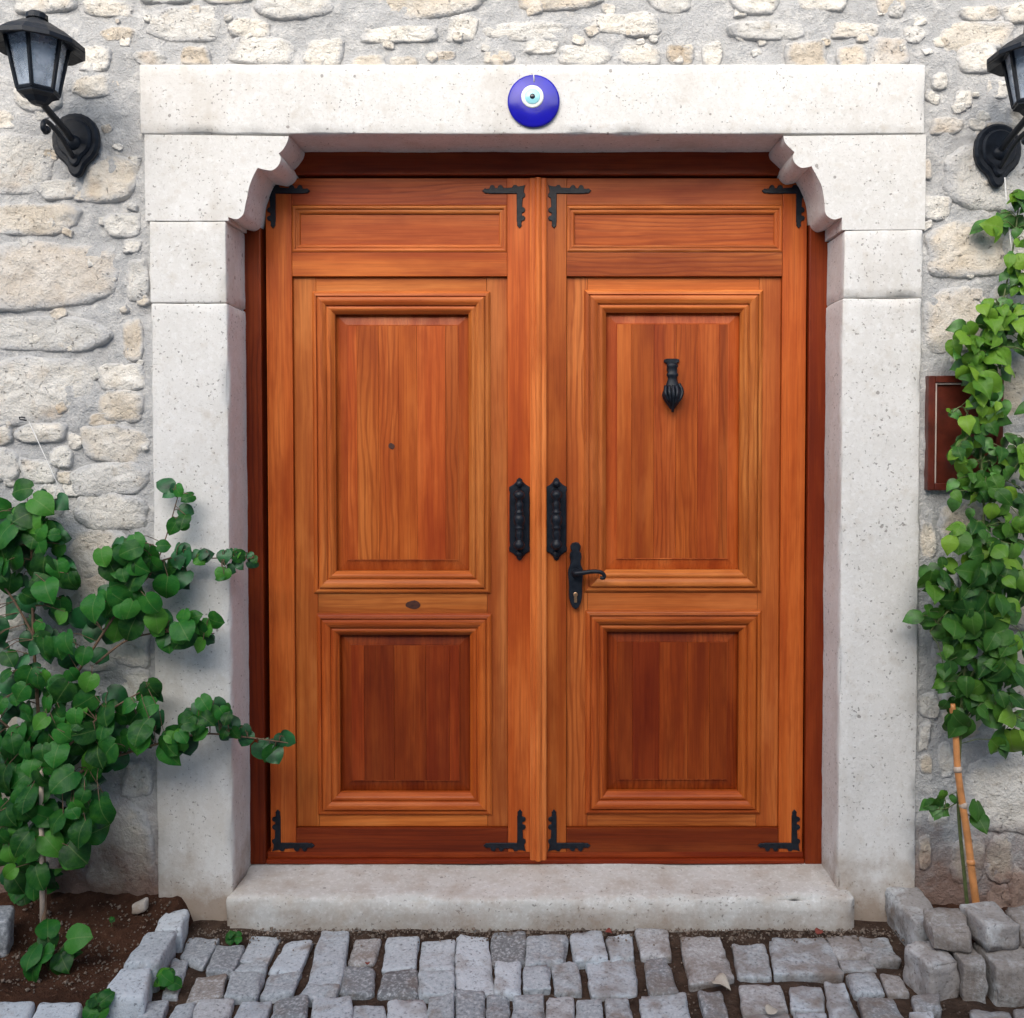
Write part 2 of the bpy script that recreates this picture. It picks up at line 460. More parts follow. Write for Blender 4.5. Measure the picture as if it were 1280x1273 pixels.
M = {
    'rubble': mat_rubble(), 'mortar': mat_mortar(),
    'tuff': mat_tuff('white_tuff', (0.735, 0.72, 0.69), (0.61, 0.59, 0.55)),
    'step': mat_tuff('step_stone', (0.62, 0.61, 0.58), (0.50, 0.48, 0.43), (-0.10, 0.12)),
    'wv': mat_wood('varnished_wood_vertical', 'z'), 'wh': mat_wood('varnished_wood_horizontal', 'x'),
    'gv': mat_wood('golden_wood_vertical', 'z', ((0.380, 0.078, 0.012), (0.550, 0.152, 0.029), (0.680, 0.240, 0.062)), (0.20, 0.62)),
    'gh': mat_wood('golden_wood_horizontal', 'x', ((0.380, 0.078, 0.012), (0.550, 0.152, 0.029), (0.680, 0.240, 0.062)), (0.15, 0.55)),
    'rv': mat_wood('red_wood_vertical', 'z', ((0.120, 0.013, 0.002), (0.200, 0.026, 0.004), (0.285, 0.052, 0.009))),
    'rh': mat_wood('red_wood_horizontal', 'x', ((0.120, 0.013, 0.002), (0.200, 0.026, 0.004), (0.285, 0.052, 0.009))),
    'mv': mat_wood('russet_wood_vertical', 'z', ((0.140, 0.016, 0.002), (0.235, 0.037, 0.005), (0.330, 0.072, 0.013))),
    'iron': mat_iron(), 'granite': mat_granite(), 'granite_warm': mat_granite('granite_block', 0.45),
    'soil': mat_soil('dark_soil', (0.030, 0.014, 0.009), (0.085, 0.040, 0.024), (0.20, 0.12, 0.08)),
    'dirt': mat_soil('street_dirt', (0.030, 0.019, 0.014), (0.095, 0.062, 0.045), (0.26, 0.21, 0.18)),
    'leafL': mat_leaf('green_leaf', [(0.0, (0.004, 0.036, 0.008)), (0.40, (0.009, 0.084, 0.013)), (0.80, (0.022, 0.160, 0.022)), (1.0, (0.085, 0.26, 0.028))], (0.05, 0.25, 0.03)),
    'leafR': mat_leaf('vine_leaf', [(0.0, (0.012, 0.060, 0.014)), (0.5, (0.030, 0.110, 0.018)), (1.0, (0.075, 0.190, 0.022))], (0.12, 0.30, 0.03)),
    'leafY': mat_leaf('young_vine_leaf', [(0.0, (0.055, 0.16, 0.018)), (0.5, (0.11, 0.25, 0.024)), (1.0, (0.19, 0.34, 0.035))], (0.22, 0.42, 0.04)),
    'massL': mat_plain('small_bush_leaves', (0.010, 0.085, 0.020), 0.5, 22, 0.7, 0.0),
    'massR': mat_plain('small_vine_leaves', (0.045, 0.140, 0.020), 0.5, 22, 0.7, 0.0),
    'twig': mat_plain('twig_bark', (0.14, 0.085, 0.05), 0.8, 60, 0.4, 0.6),
    'greenstem': mat_plain('green_stem', (0.10, 0.13, 0.04), 0.6, 60, 0.3, 0.3),
    'bamboo': mat_plain('bamboo_skin', (0.55, 0.23, 0.075), 0.42, 25, 0.25, 0.2),
    'stake': mat_plain('pale_stake_wood', (0.50, 0.40, 0.32), 0.8, 50, 0.25, 0.4),
    'string': mat_plain('white_string', (0.74, 0.73, 0.70), 0.9, 200, 0.1, 0.3),
    'cobalt': mat_plain('cobalt_glass', (0.010, 0.008, 0.36), 0.16, 12, 0.25, 0.05, Specular_IOR_Level=0.3),
    'whiteglass': mat_plain('white_glass', (0.80, 0.82, 0.78), 0.12, 12, 0.04, 0.02, Coat_Weight=0.1),
    'paleblue': mat_plain('pale_blue_glass', (0.30, 0.66, 0.72), 0.12, 12, 0.05, 0.02, Coat_Weight=0.1),
    'pupil': mat_plain('black_glass', (0.008, 0.012, 0.025), 0.1, 12, 0.1, 0.02, Coat_Weight=0.1),
    'cabinet': mat_plain('dark_red_varnish', (0.105, 0.020, 0.011), 0.30, 18, 0.35, 0.2),
    'highlight_trim': mat_plain('pale_highlight_trim', (0.60, 0.50, 0.44), 0.5, 40, 0.15, 0.2),
    'glass': mat_glass(),
    'bulb': mat_plain('frosted_bulb', (0.78, 0.78, 0.76), 0.3, 20, 0.05, 0.0),
    'brass': mat_plain('worn_brass', (0.55, 0.33, 0.18), 0.3, 60, 0.2, 0.2, Metallic=0.9),
    'knot': mat_plain('wood_knot', (0.055, 0.014, 0.006), 0.55, 90, 0.4, 0.4),
    'deadleaf': mat_plain('dry_leaf', (0.52, 0.46, 0.38), 0.85, 60, 0.3, 0.5),
    'redpetal': mat_plain('red_petal', (0.22, 0.045, 0.03), 0.6, 60, 0.3, 0.3),
    'paving': mat_soil('street_paving', (0.34, 0.345, 0.35), (0.43, 0.435, 0.44), (0.45, 0.45, 0.45)),
    'plaster': mat_plain('pale_plaster', (0.52, 0.52, 0.51), 0.9, 3, 0.12, 0.3),
    'pebble': mat_plain('pebble', (0.17, 0.13, 0.10), 0.9, 40, 0.5, 0.4),
}

# ================================================================== SETTING
# ground sheet to the horizon
def make_ground():
    bm = bmesh.new()
    bmesh.ops.create_grid(bm, x_segments=1, y_segments=1, size=400)
    m = bm_done(bm, 'ground', recalc=False)
    o = link('ground', m, M['paving']); o.location = (0, 0, -0.03)
    tag(o, kind='structure')
make_ground()
# house row across the lane, unseen behind the camera, added to narrow the sky
def make_opposite():
    bm = bmesh.new()
    x = -14.0
    ro = random.Random(4)
    while x < 14:
        w = ro.uniform(4, 6)
        box_bm(bm, x, x + w - 0.02, -11.0, -5.4 + ro.uniform(-0.15, 0.15), -0.05, 4.3 + ro.uniform(-0.2, 0.2))
        x += w
    o = link('added_facing_buildings', bm_done(bm, 'added_facing_buildings'), M['plaster'])
    tag(o, kind='structure')
make_opposite()
# street bed between and around the setts: uneven packed dirt
def make_street():
    nx, ny = 150, 60
    x0, x1, y0, y1 = -2.6, 2.6, -1.1, 0.06
    vs = []; fs = []
    for j in range(ny + 1):
        for i in range(nx + 1):
            x = x0 + (x1 - x0) * i / nx; y = y0 + (y1 - y0) * j / ny
            z = -0.017 + 0.010 * noise.noise(Vector((x * 9, y * 9, 1))) + 0.006 * noise.noise(Vector((x * 31, y * 31, 4)))
            if y > -0.12: z += 0.020 * max(0, (y + 0.12) / 0.12)
            vs.append((x, y, z))
    for j in range(ny):
        for i in range(nx):
            a = j * (nx + 1) + i
            fs.append((a, a + 1, a + nx + 2, a + nx + 1))
    o = link('street', mesh_from('street', vs, fs, True), M['dirt'])
    return tag(o, kind='structure')
street = make_street()

# granite setts, traced one by one
SETTS = []
def c7(q): return [(220 + x / 2.909, 1130 + y / 2.909) for x, y in q]
def c8(q): return [(640 + x / 2.370, 1130 + y / 2.370) for x, y in q]
for q in [
    [(50,122),(155,122),(100,225),(20,190)], [(150,145),(245,150),(210,245),(112,245)], [(275,112),(380,120),(335,210),(235,205)],
    [(395,138),(492,135),(450,245),(342,242)], [(530,105),(628,105),(598,280),(480,278)], [(650,128),(745,128),(715,210),(625,210)],
    [(770,125),(880,122),(868,225),(752,232)], [(893,135),(1010,135),(1008,238),(885,238)], [(1030,125),(1135,125),(1155,310),(1015,312)],
    [(1150,105),(1268,105),(1272,205),(1148,208)],
    [(75,262),(185,250),(165,330),(35,355)], [(235,212),(330,210),(318,242),(215,242)], [(205,248),(318,248),(290,335),(178,335)],
    [(340,255),(455,248),(420,325),(305,335)], [(485,288),(592,288),(580,332),(435,345)], [(612,228),(722,228),(715,318),(600,318)],
    [(755,245),(875,232),(875,325),(740,322)], [(890,245),(1008,245),(1008,322),(885,320)], [(1165,215),(1250,215),(1250,318),(1162,315)],
    [(0,365),(70,355),(25,456),(-50,456)], [(85,350),(210,348),(170,456),(40,456)], [(235,350),(345,345),(320,456),(190,456)],
    [(365,340),(475,335),(470,405),(350,410)], [(345,418),(470,412),(470,480),(330,480)], [(500,345),(632,340),(635,470),(490,470)], [(645,360),(760,362),(765,470),(640,470)],
    [(775,355),(905,350),(915,470),(770,470)], [(920,340),(1005,335),(1005,470),(918,470)], [(1020,320),(1120,315),(1126,410),(1018,410)],
    [(1130,330),(1212,325),(1208,470),(1132,470)], [(1015,418),(1124,418),(1126,490),(1015,490)]]:
    SETTS.append(c7(q))
for q in [
    [(45,98),(160,95),(155,165),(42,172)], [(175,90),(265,75),(285,155),(190,165)], [(280,95),(355,85),(360,155),(295,160)],
    [(372,80),(460,80),(470,148),(385,150)], [(500,100),(615,100),(655,210),(530,230)], [(655,125),(745,122),(770,208),(672,208)],
    [(770,98),(920,95),(978,205),(780,205)], [(932,92),(1020,90),(1050,150),(960,155)], [(1030,95),(1110,100),(1150,165),(1055,165)],
    [(35,180),(110,178),(115,245),(35,245)], [(120,185),(190,175),(205,255),(130,255)], [(220,170),(360,165),(365,262),(240,270)],
    [(395,165),(455,158),(492,255),(410,255)], [(675,240),(795,235),(815,310),(690,325)], [(820,240),(915,245),(925,310),(830,310)],
    [(928,235),(985,235),(1025,339),(942,339)], [(965,162),(1060,165),(1080,190),(982,192)], [(990,205),(1075,200),(1105,260),(1020,262)],
    [(1090,205),(1150,210),(1175,262),(1115,265)], [(1030,275),(1130,275),(1160,335),(1050,339)], [(5,265),(95,262),(100,380),(5,380)],
    [(105,280),(180,275),(182,380),(106,380)], [(190,280),(265,280),(275,380),(190,380)], [(275,280),(345,275),(362,380),(285,380)],
    [(380,272),(510,268),(530,380),(395,380)], [(555,265),(620,260),(660,380),(580,380)], [(1185,270),(1262,262),(1270,310),(1195,310)],
    [(1175,318),(1245,318),(1262,380),(1195,380)], [(690,335),(815,322),(840,400),(715,400)], [(835,320),(930,320),(945,400),(850,400)]]:
    SETTS.append(c8(q))
SETTS.append([(217,1200),(234,1203),(222,1243),(201,1243)])
SETTS.append([(1268,1262),(1300,1262),(1310,1290),(1275,1290)])
SETTS.append([(180,1250),(210,1250),(196,1290),(160,1290)])
SETTS.append([(1215,1264),(1262,1264),(1270,1290),(1222,1290)])
SETTS.append([(128,1256),(172,1256),(152,1292),(108,1292)])
rs = random.Random(3)
def make_sett(q, i, parent):
    zt = 0.004 + rs.uniform(-0.006, 0.010)
    P4 = [G(px, py, zt) for px, py in q]           # TL TR BR BL
    c = sum(P4, Vector()) / 4
    P4 = [c + (p - c) * 1.10 for p in P4]
    tl, tr, br, bl = P4
    Lx = (tr - tl).length; Ly = (bl - tl).length
    tx, ty = rs.uniform(-0.05, 0.05), rs.uniform(-0.05, 0.05)
    hh = 0.07
    def mp(w):
        u, v = w.x / Lx, w.y / Ly
        p = (bl * (1 - u) + br * u) * (1 - v) + (tl * (1 - u) + tr * u) * v
        taper = 1 - 0.10 * (1 - w.z / hh)
        p = c + (p - c) * taper
        return Vector((p.x, p.y, zt - hh + w.z + (p.x - c.x) * tx + (p.y - c.y) * ty))
    m = rblock(Lx, Ly, hh, 0.009, 0.016, 0.005, 34, i + 1, mp, 0.006, 9, 0.006)
    return link('cobblestone', m, M['granite'], parent)
for i, q in enumerate(SETTS):
    make_sett(q, i, street)

# the paving goes on towards the viewer, below the picture
yy = -0.585
while yy > -1.02:
    dy = rs.uniform(0.115, 0.14)
    xx = -1.75 + rs.uniform(0, 0.08)
    while xx < 1.65:
        ww = rs.uniform(0.09, 0.15)
        h0 = rs.uniform(-0.006, 0.008)
        hh = 0.07
        m = rblock(ww - 0.012, dy - 0.012, hh, 0.009, 0.028, 0.005, 34, xx * 7 + yy, lambda w: Vector((xx + w.x, yy - dy + w.y + 0.012 * math.sin(xx * 5), h0 - hh + w.z)), 0.006, 9, 0.006)
        link('cobblestone', m, M['granite'], street)
        xx += ww
    yy -= dy

# ------------------------------------------------------------------ rubble wall
YM = 0.016   # mortar face
wall = empty('rubble_wall', (0, 0.25, 0), 'rubble house wall of cream stones in grey mortar around the doorway', 'wall')
LINT_T = fz(81, 0.0); LINT_B = fz(168, 0.0)
JL0, JL1 = fx(190, 0.0), fx(285.5, 0.0)
JR0, JR1 = fx(1052.5, 0.0), fx(1150, 0.0)
LX0, LX1 = U(175, 124, 0).x, U(1156, 124, 0).x
WX0, WX1, WZ1 = -2.5, 2.35, 3.35
def mortar_sheet(x0, x1, z0, z1):
    st = 0.014
    nx = max(2, int((x1 - x0) / st)); nz = max(2, int((z1 - z0) / st))
    vs = []; fs = []
    for j in range(nz + 1):
        for i in range(nx + 1):
            x = x0 + (x1 - x0) * i / nx; z = z0 + (z1 - z0) * j / nz
            y = YM + 0.007 * noise.noise(Vector((x * 7, 3.1, z * 7))) + 0.006 * noise.noise(Vector((x * 22, 9.1, z * 22))) + 0.0035 * noise.noise(Vector((x * 48, 9.1, z * 48)))
            vs.append((x, y, z))
    for j in range(nz):
        for i in range(nx):
            a = j * (nx + 1) + i
            fs.append((a, a + 1, a + nx + 2, a + nx + 1))
    return vs, fs
def make_mortar():
    V = []; Fc = []
    for r in ((WX0, JL0 + 0.05, -0.1, WZ1), (JR1 - 0.05, WX1, -0.1, WZ1), (JL0 + 0.05, JR1 - 0.05, LINT_T - 0.05, WZ1)):
        v, f = mortar_sheet(*r)
        b = len(V); V += v; Fc += [tuple(k + b for k in q) for q in f]
    link('mortar', mesh_from('mortar', V, Fc, True), M['mortar'], wall)
    bm = bmesh.new()
    box_bm(bm, WX0, JL0 + 0.06, 0.045, 0.5, -0.1, WZ1)
    box_bm(bm, JR1 - 0.06, WX1, 0.045, 0.5, -0.1, WZ1)
    box_bm(bm, JL0 + 0.061, JR1 - 0.061, 0.047, 0.5, LINT_T - 0.06, WZ1 - 0.002)
    link('wall_core', bm_done(bm, 'wall_core'), M['mortar'], wall)
make_mortar()

def stone_mesh(cx, cz, w, h, seed, prot, rot=0.0):
    rnd = random.Random(seed)
    NS = 44; RINGS = [0.0, 0.28, 0.52, 0.70, 0.83, 0.92, 0.98, 1.02, 1.05]
    off = Vector((seed * 3.17, seed * 1.31, seed * 0.77))
    tx, tz = rnd.uniform(-0.05, 0.05), rnd.uniform(-0.06, 0.06)
    # irregular polygon cut from the box by a few straight breaks
    cuts = []
    for q in range(4):
        a = math.pi / 2 * q + rnd.uniform(-0.16, 0.16)
        cuts.append((math.cos(a), math.sin(a), rnd.uniform(0.90, 1.02)))
    for q in range(4):
        if rnd.random() < 0.75:
            a = math.pi / 4 + math.pi / 2 * q + rnd.uniform(-0.35, 0.35)
            cuts.append((math.cos(a), math.sin(a), rnd.uniform(0.95, 1.28)))
    ca, sa = math.cos(rot), math.sin(rot)
    vs = []; fs = []; rim = []
    def pt(a, r):
        c, s_ = math.cos(a), math.sin(a)
        inv = [max(0.0, (c * n0 + s_ * n1) / d) for n0, n1, d in cuts]
        p = 9.0
        rad = sum(v ** p for v in inv) ** (-1 / p)
        rad *= 1 + 0.07 * noise.noise(Vector((c * 1.6, s_ * 1.6, 0)) + off) + 0.07 * noise.noise(Vector((c * 4.2, s_ * 4.2, 5)) + off) + 0.03 * noise.noise(Vector((c * 10, s_ * 10, 9)) + off)
        x = c * rad * r * w / 2; z = s_ * rad * r * h / 2
        return x * ca - z * sa, x * sa + z * ca
    for ri, r in enumerate(RINGS):
        n = 1 if ri == 0 else NS
        for k in range(n):
            x, z = pt(2 * math.pi * k / NS, r)
            wp = Vector((cx + x, 0, cz + z))
            y = YM - prot * (1 - 0.45 * r ** 6) + x * tx + z * tz
            y -= 0.006 * noise.noise(wp * 13 + off) + 0.0065 * noise.noise(wp * 30 + off) + 0.004 * abs(noise.noise(wp * 62)) + 0.0016 * noise.noise(wp * 120)
            if ri == len(RINGS) - 3: y += 0.002
            if ri == len(RINGS) - 2: y += 0.009
            if ri == len(RINGS) - 1: y = YM + 0.045
            vs.append((cx + x, y, cz + z)); rim.append(r)
    for k in range(NS):
        fs.append((0, 1 + (k + 1) % NS, 1 + k))
    for ri in range(1, len(RINGS) - 1):
        a = 1 + (ri - 1) * NS; b = a + NS
        for k in range(NS):
            k2_ = (k + 1) % NS
            fs.append((a + k, a + k2_, b + k2_, b + k))
    fs = [tuple(reversed(f)) for f in fs]
    m = mesh_from('stone', vs, fs, True)
    at = m.attributes.new('rim', 'FLOAT', 'POINT')
    at.data.foreach_set('value', rim)
    if m.polygons[0].normal.y > 0: m.flip_normals()
    return m
STONES = [  # px boxes x0,x1,y0,y1
    (86,132,93,121),(16,74,98,138),(-12,17,136,160),(-25,64,168,240),(43,98,224,248),(102,171,192,249),(-30,98,253,294),(128,174,265,295),
    (120,133,270,281),(-20,147,303,385),(152,174,298,315),(155,184,324,377),(-40,137,394,438),(150,177,399,451),(-40,118,445,531),(118,182,454,489),
    (120,178,486,527),(110,144,516,533),(14,81,529,554),(-20,13,531,557),(83,101,542,562),(102,179,532,579),(59,87,557,585),(23,69,575,605),
    (84,181,578,620),(74,99,598,622),(93,181,616,663),(45,78,606,652),(74,158,663,722),(-20,22,560,602),(70,132,700,772),(135,186,770,832),
    (150,184,838,880),(158,186,884,930),(100,150,780,840),(152,190,955,996),(104,188,1004,1132),(-15,62,978,1022),(-20,74,1058,1114),(20,95,840,930),
    (-30,30,700,790),(40,100,930,985),(-30,40,880,960),(75,108,1030,1090),(-35,-2,610,690),(140,186,722,765),(-30,35,800,870),
    (100,161,-4,19),(186,277,5,49),(123,167,31,49),(97,137,55,87),(284,336,21,47),(318,412,-22,20),(284,369,42,80),(378,427,49,82),(165,207,61,80),
    (223,262,57,80),(465,612,-25,20),(448,547,31,51),(559,596,16,49),(606,712,24,49),(656,697,47,65),(544,568,62,74),(604,642,61,77),(486,522,69,82),
    (436,481,66,84),(652,752,-25,11),(738,827,14,43),(698,767,54,80),(769,824,51,78),(834,867,56,80),(879,905,49,82),(810,867,-20,15),(913,977,-25,14),
    (913,1010,24,49),(983,1034,49,84),(993,1062,-25,10),(1045,1087,54,84),(1090,1139,46,84),(1044,1102,26,45),(1131,1160,31,51),(1097,1134,-18,18),
    (1179,1272,24,61),(1198,1252,52,90),(1202,1257,6,25),(1254,1310,0,26),(20,95,-20,14),(175,240,-22,3),(250,312,-24,2),
    (1166,1188,89,111),(1195,1218,112,134),(1166,1206,145,167),(1236,1264,98,122),(1151,1167,197,223),(1183,1300,176,263),(1154,1191,245,276),(1163,1267,273,345),
    (1157,1235,355,439),(1240,1300,445,522),(1255,1305,280,345),(1240,1290,360,430),(1150,1172,652,702),(1168,1200,700,760),(1230,1300,620,680),(1240,1300,700,790),
    (1165,1225,770,830),(1175,1240,620,690),(1235,1300,800,870),(1240,1300,880,935),(1151,1176,868,900),(1150,1165,904,940),(1150,1168,946,970),(1174,1195,929,975),(1150,1166,1047,1090),
    (1209,1305,944,1044),(1192,1236,1052,1108),(1233,1270,1046,1108),(1264,1310,1086,1158),(1235,1266,1109,1150),(1180,1235,860,925),(1240,1300,540,610),
    (1160,1190,1000,1040),(1262,1300,135,170),(1220,1262,150,176),
]
rs = random.Random(11)
for i, (x0, x1, y0, y1) in enumerate(STONES):
    a = U(x0, y1, 0.0); b = U(x1, y0, 0.0)
    w, h = b.x - a.x, b.z - a.z
    big = min(w, h)
    prot = 0.0045 + min(0.004, big * 0.03) + rs.uniform(-0.002, 0.004)
    link('stone', stone_mesh((a.x + b.x) / 2, (a.z + b.z) / 2, w * 1.06, h * 1.07, i * 7 + 5, prot, rs.uniform(-0.06, 0.06)), M['rubble'], wall)
# little chips pressed into the mortar joints
for i in range(96):
    if i < 36: px, py = rs.uniform(5, 180), rs.uniform(90, 620)
    elif i < 74: px, py = rs.uniform(130, 1180), rs.uniform(8, 76)
    else: px, py = rs.uniform(1158, 1275), rs.uniform(90, 460)
    p = U(px, py, 0)
    w = rs.uniform(0.015, 0.042)
    link('stone', stone_mesh(p.x, p.z, w * rs.uniform(1, 1.6), w, 900 + i, 0.007, rs.uniform(-0.5, 0.5)), M['rubble'], wall)
# the wall goes on beyond the picture
for (x0, x1, z0, z1) in ((WX0 + 0.02, U(-45, 500, 0).x, 0.05, WZ1), (U(1312, 500, 0).x, WX1 - 0.02, 0.05, WZ1), (U(-40, 10, 0).x, U(1300, 10, 0).x, fz(-30, 0), WZ1)):
    z = z0
    while z < z1 - 0.07:
        hh = rs.uniform(0.07, 0.19); hh = min(hh, z1 - z)
        x = x0
        while x < x1 - 0.06:
            ww = min(rs.uniform(0.10, 0.32), x1 - x)
            if ww > 0.05:
                link('stone', stone_mesh(x + ww / 2, z + hh / 2, ww * 0.88, hh * 0.84, int(rs.uniform(2000, 9000)), 0.014), M['rubble'], wall)
            x += ww
        z += hh

# ------------------------------------------------------------------ stone door surround
surround = empty('door_surround', (0, 0.1, 0), 'pale carved stone door surround with lintel and scrolled corbels', 'door surround')
YB = 0.21    # back of the reveal
def sblock(name, x0, x1, z0, z1, seed, y0=0.0, y1=YB, par=surround, mat='tuff', r=0.0055, amp2=0.0026, chip=0.0055):
    m = rblock(x1 - x0, y1 - y0, z1 - z0, r, 0.030, 0.0018, 30, seed, lambda w: Vector((x0 + w.x, y0 + w.y, z0 + w.z)), amp2, 5, chip)
    return link(name, m, M[mat], par)
sblock('lintel', LX0, LX1, LINT_B, LINT_T, 21, -0.004, YB + 0.02)
zc_l, zc_r = fz(276, 0), fz(287, 0)
zj_l, zj_r = fz(379, 0), fz(373, 0)
sblock('jamb_stone', JL0, JL1, zj_l + 0.0004, zc_l - 0.0006, 5)
sblock('jamb_stone', JL0 + 0.004, JL1 + 0.002, -0.06, zj_l - 0.0006, 9)
sblock('jamb_stone', JR0, JR1, zj_r + 0.0004, zc_r - 0.0006, 14)
sblock('jamb_stone', JR0 - 0.003, JR1 - 0.002, -0.06, zj_r - 0.0006, 31)
def corbel(front_px, outer_x, z_bot, seed):
    """block with scrolled end; front profile traced from top to bottom"""
    pr = []
    for seg in front_px:
        pts = [Vector((U(px, py, 0.0).x, U(px, py, 0.0).z, 0)) for px, py in seg]
        pts = catmull(pts, 5) if len(pts) > 2 else pts
        for p in pts:
            if not pr or (p - pr[-1]).length > 1e-4: pr.append(p)
    ztop = LINT_B - 0.0008
    ring = [(outer_x, ztop)] + [(p.x, min(p.y, ztop)) for p in pr] + [(outer_x, z_bot)]
    n = len(ring)
    ys = [0.0, 0.004, 0.012, 0.04, 0.07, 0.10, 0.13, 0.16, YB]
    vs = []; fs = []
    c = Vector((sum(x for x, z in ring) / n, sum(z for x, z in ring) / n))
    for j, y in enumerate(ys):
        ins = 0.0
        for i, (x, z) in enumerate(ring):
            a = Vector(ring[i - 1]); b = Vector(ring[(i + 1) % n]); t = b - a
            nrm = Vector((t.y, -t.x)); nrm.normalize()
            if nrm.dot(Vector((x, z)) - c) < 0 and False: nrm = -nrm
            sgn = orient
            v = Vector((x, z)) - nrm * sgn * ins
            if 0 < i < n - 1:
                v += nrm * sgn * (0.0035 * noise.noise(Vector((x * 22, y * 16 + seed, z * 22))))
            vs.append((v.x, y, v.y))
    for j in range(len(ys) - 1):
        for i in range(n):
            i2 = (i + 1) % n
            fs.append((j * n + i, j * n + i2, (j + 1) * n + i2, (j + 1) * n + i))
    fs.append(tuple(range(n)))
    fs.append(tuple(range((len(ys) - 1) * n, len(ys) * n))[::-1])
    bm = bmesh.new()
    m0 = mesh_from('corbel', vs, fs)
    bm.from_mesh(m0)
    m = bm_done(bm, 'corbel', False)
    m.polygons.foreach_set('use_smooth', [True] * len(m.polygons))
    m.set_sharp_from_angle(angle=R(38))
    return link('corbel', m, M['tuff'], surround)
orient = 1
corbel([[(362,169.5),(360,177),(354,186),(347.5,192)], [(347.5,192),(350.5,198),(348,206),(340,212.5),(331,212),(322,210)],
        [(322,210),(316,222),(310,238),(307,256),(304,268),(296,274),(285.5,271.5)], [(285.5,271.5),(285.5,276)]], JL0 - 0.010, zc_l, 2)
orient = -1
corbel([[(978.5,169.5),(980,177),(986,184),(993,190.5)], [(993,190.5),(991,197),(994,205),(1001,210),(1009,209),(1015,207)],
        [(1015,207),(1022,221),(1028.5,238),(1031,258),(1034,269),(1042,274.5),(1052.5,272)], [(1052.5,272),(1052.5,287)]], JR1 + 0.006, zc_r, 4)

# doorstep
STEP_T = 0.10
SX0, SX1 = U(283, 1128, -0.036).x, U(1068, 1128, -0.036).x
def make_step():
    def mp(w):
        x, y, z = SX0 + w.x, -0.046 + w.y, -0.06 + w.z
        u = 2 * (x - SX0) / (SX1 - SX0) - 1
        if z > 0.05: z -= 0.009 * max(0, 1 - (u * 1.25) ** 2) * max(0, 1 - w.y / 0.20)     # trodden hollow
        return Vector((x, y, z))
    return link('doorstep', rblock(SX1 - SX0, YB + 0.096, STEP_T + 0.06, 0.014, 0.03, 0.0022, 28, 40, mp, 0.007, 4, 0.014), M['step'])
step = make_step()
tag(step, 'worn grey stone doorstep slab in front of the double door', 'doorstep')

# ================================================================== DOOR
YF = 0.177          # frame face
YS = 0.190          # stile face
YFIELD = 0.204      # recessed field
def zx(px): return fx(px, YS)
def zz(py): return fz(py, YS)
def wood(name, x0, x1, y0, y1, z0, z1, parent, vert=True, bev=0.002):
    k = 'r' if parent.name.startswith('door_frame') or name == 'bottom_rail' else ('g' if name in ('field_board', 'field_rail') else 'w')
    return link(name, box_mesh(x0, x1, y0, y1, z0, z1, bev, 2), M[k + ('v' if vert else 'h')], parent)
FX0, FX1 = fx(308, YF), fx(1031, YF)
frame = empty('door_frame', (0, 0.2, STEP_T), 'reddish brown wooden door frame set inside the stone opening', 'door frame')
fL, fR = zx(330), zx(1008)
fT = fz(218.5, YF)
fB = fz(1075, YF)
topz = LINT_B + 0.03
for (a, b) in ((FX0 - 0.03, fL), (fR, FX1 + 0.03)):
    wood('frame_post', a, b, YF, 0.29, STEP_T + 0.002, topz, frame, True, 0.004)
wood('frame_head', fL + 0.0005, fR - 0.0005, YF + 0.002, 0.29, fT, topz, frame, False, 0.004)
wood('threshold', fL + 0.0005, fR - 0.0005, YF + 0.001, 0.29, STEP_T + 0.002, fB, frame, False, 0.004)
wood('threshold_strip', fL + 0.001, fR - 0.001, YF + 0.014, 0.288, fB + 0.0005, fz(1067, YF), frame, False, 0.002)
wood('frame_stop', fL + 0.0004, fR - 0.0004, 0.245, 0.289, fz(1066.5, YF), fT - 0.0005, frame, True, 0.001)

def moulding(parent, x0, x1, z0, z1, prof, mk='g'):
    """four mitred strips; prof = (inset, y) from outside in"""
    for side in range(4):
        vs = []
        for (t, y) in prof:
            a, b, c, d = x0 + t, x1 - t, z0 + t, z1 - t
            p = [((a, y, d), (b, y, d)), ((b, y, d), (b, y, c)), ((b, y, c), (a, y, c)), ((a, y, c), (a, y, d))][side]
            vs += p
        n = len(prof)
        fs = [(2 * i, 2 * i + 1, 2 * i + 3, 2 * i + 2) for i in range(n - 1)]
        # back closing faces
        fs.append((0, 2 * n - 2, 2 * n - 1, 1))
        fs.append(tuple(range(0, 2 * n, 2))); fs.append(tuple(range(1, 2 * n, 2))[::-1])
        bm = bmesh.new(); m0 = mesh_from('moulding', vs, fs); bm.from_mesh(m0)
        link('moulding', bm_done(bm, 'moulding'), M[mk + ('h' if side in (0, 2) else 'v')], parent)
def arc(t0, y0, t1, y1, bulge, n=5):
    out = []
    for i in range(n + 1):
        s = i / n
        out.append((t0 + (t1 - t0) * s, y0 + (y1 - y0) * s - bulge * math.sin(math.pi * s)))
    return out
yb = YFIELD
def profile(w):
    # outer fillet, ovolo, groove, big ogee, inner bead, drop to panel
    return ([(0, yb + 0.003), (0, yb - 0.004)] + arc(0.001, yb - 0.005, w * 0.16, yb - 0.011, 0.002, 3) + [(w * 0.20, yb - 0.012), (w * 0.21, yb - 0.006), (w * 0.27, yb - 0.006), (w * 0.275, yb - 0.014)]
            + arc(w * 0.29, yb - 0.015, w * 0.62, yb - 0.010, 0.004, 5) + [(w * 0.63, yb - 0.004), (w * 0.69, yb - 0.004)]
            + arc(w * 0.70, yb - 0.007, w * 0.93, yb + 0.000, 0.0045, 4) + [(w, yb + 0.006), (w, yb + 0.022)])
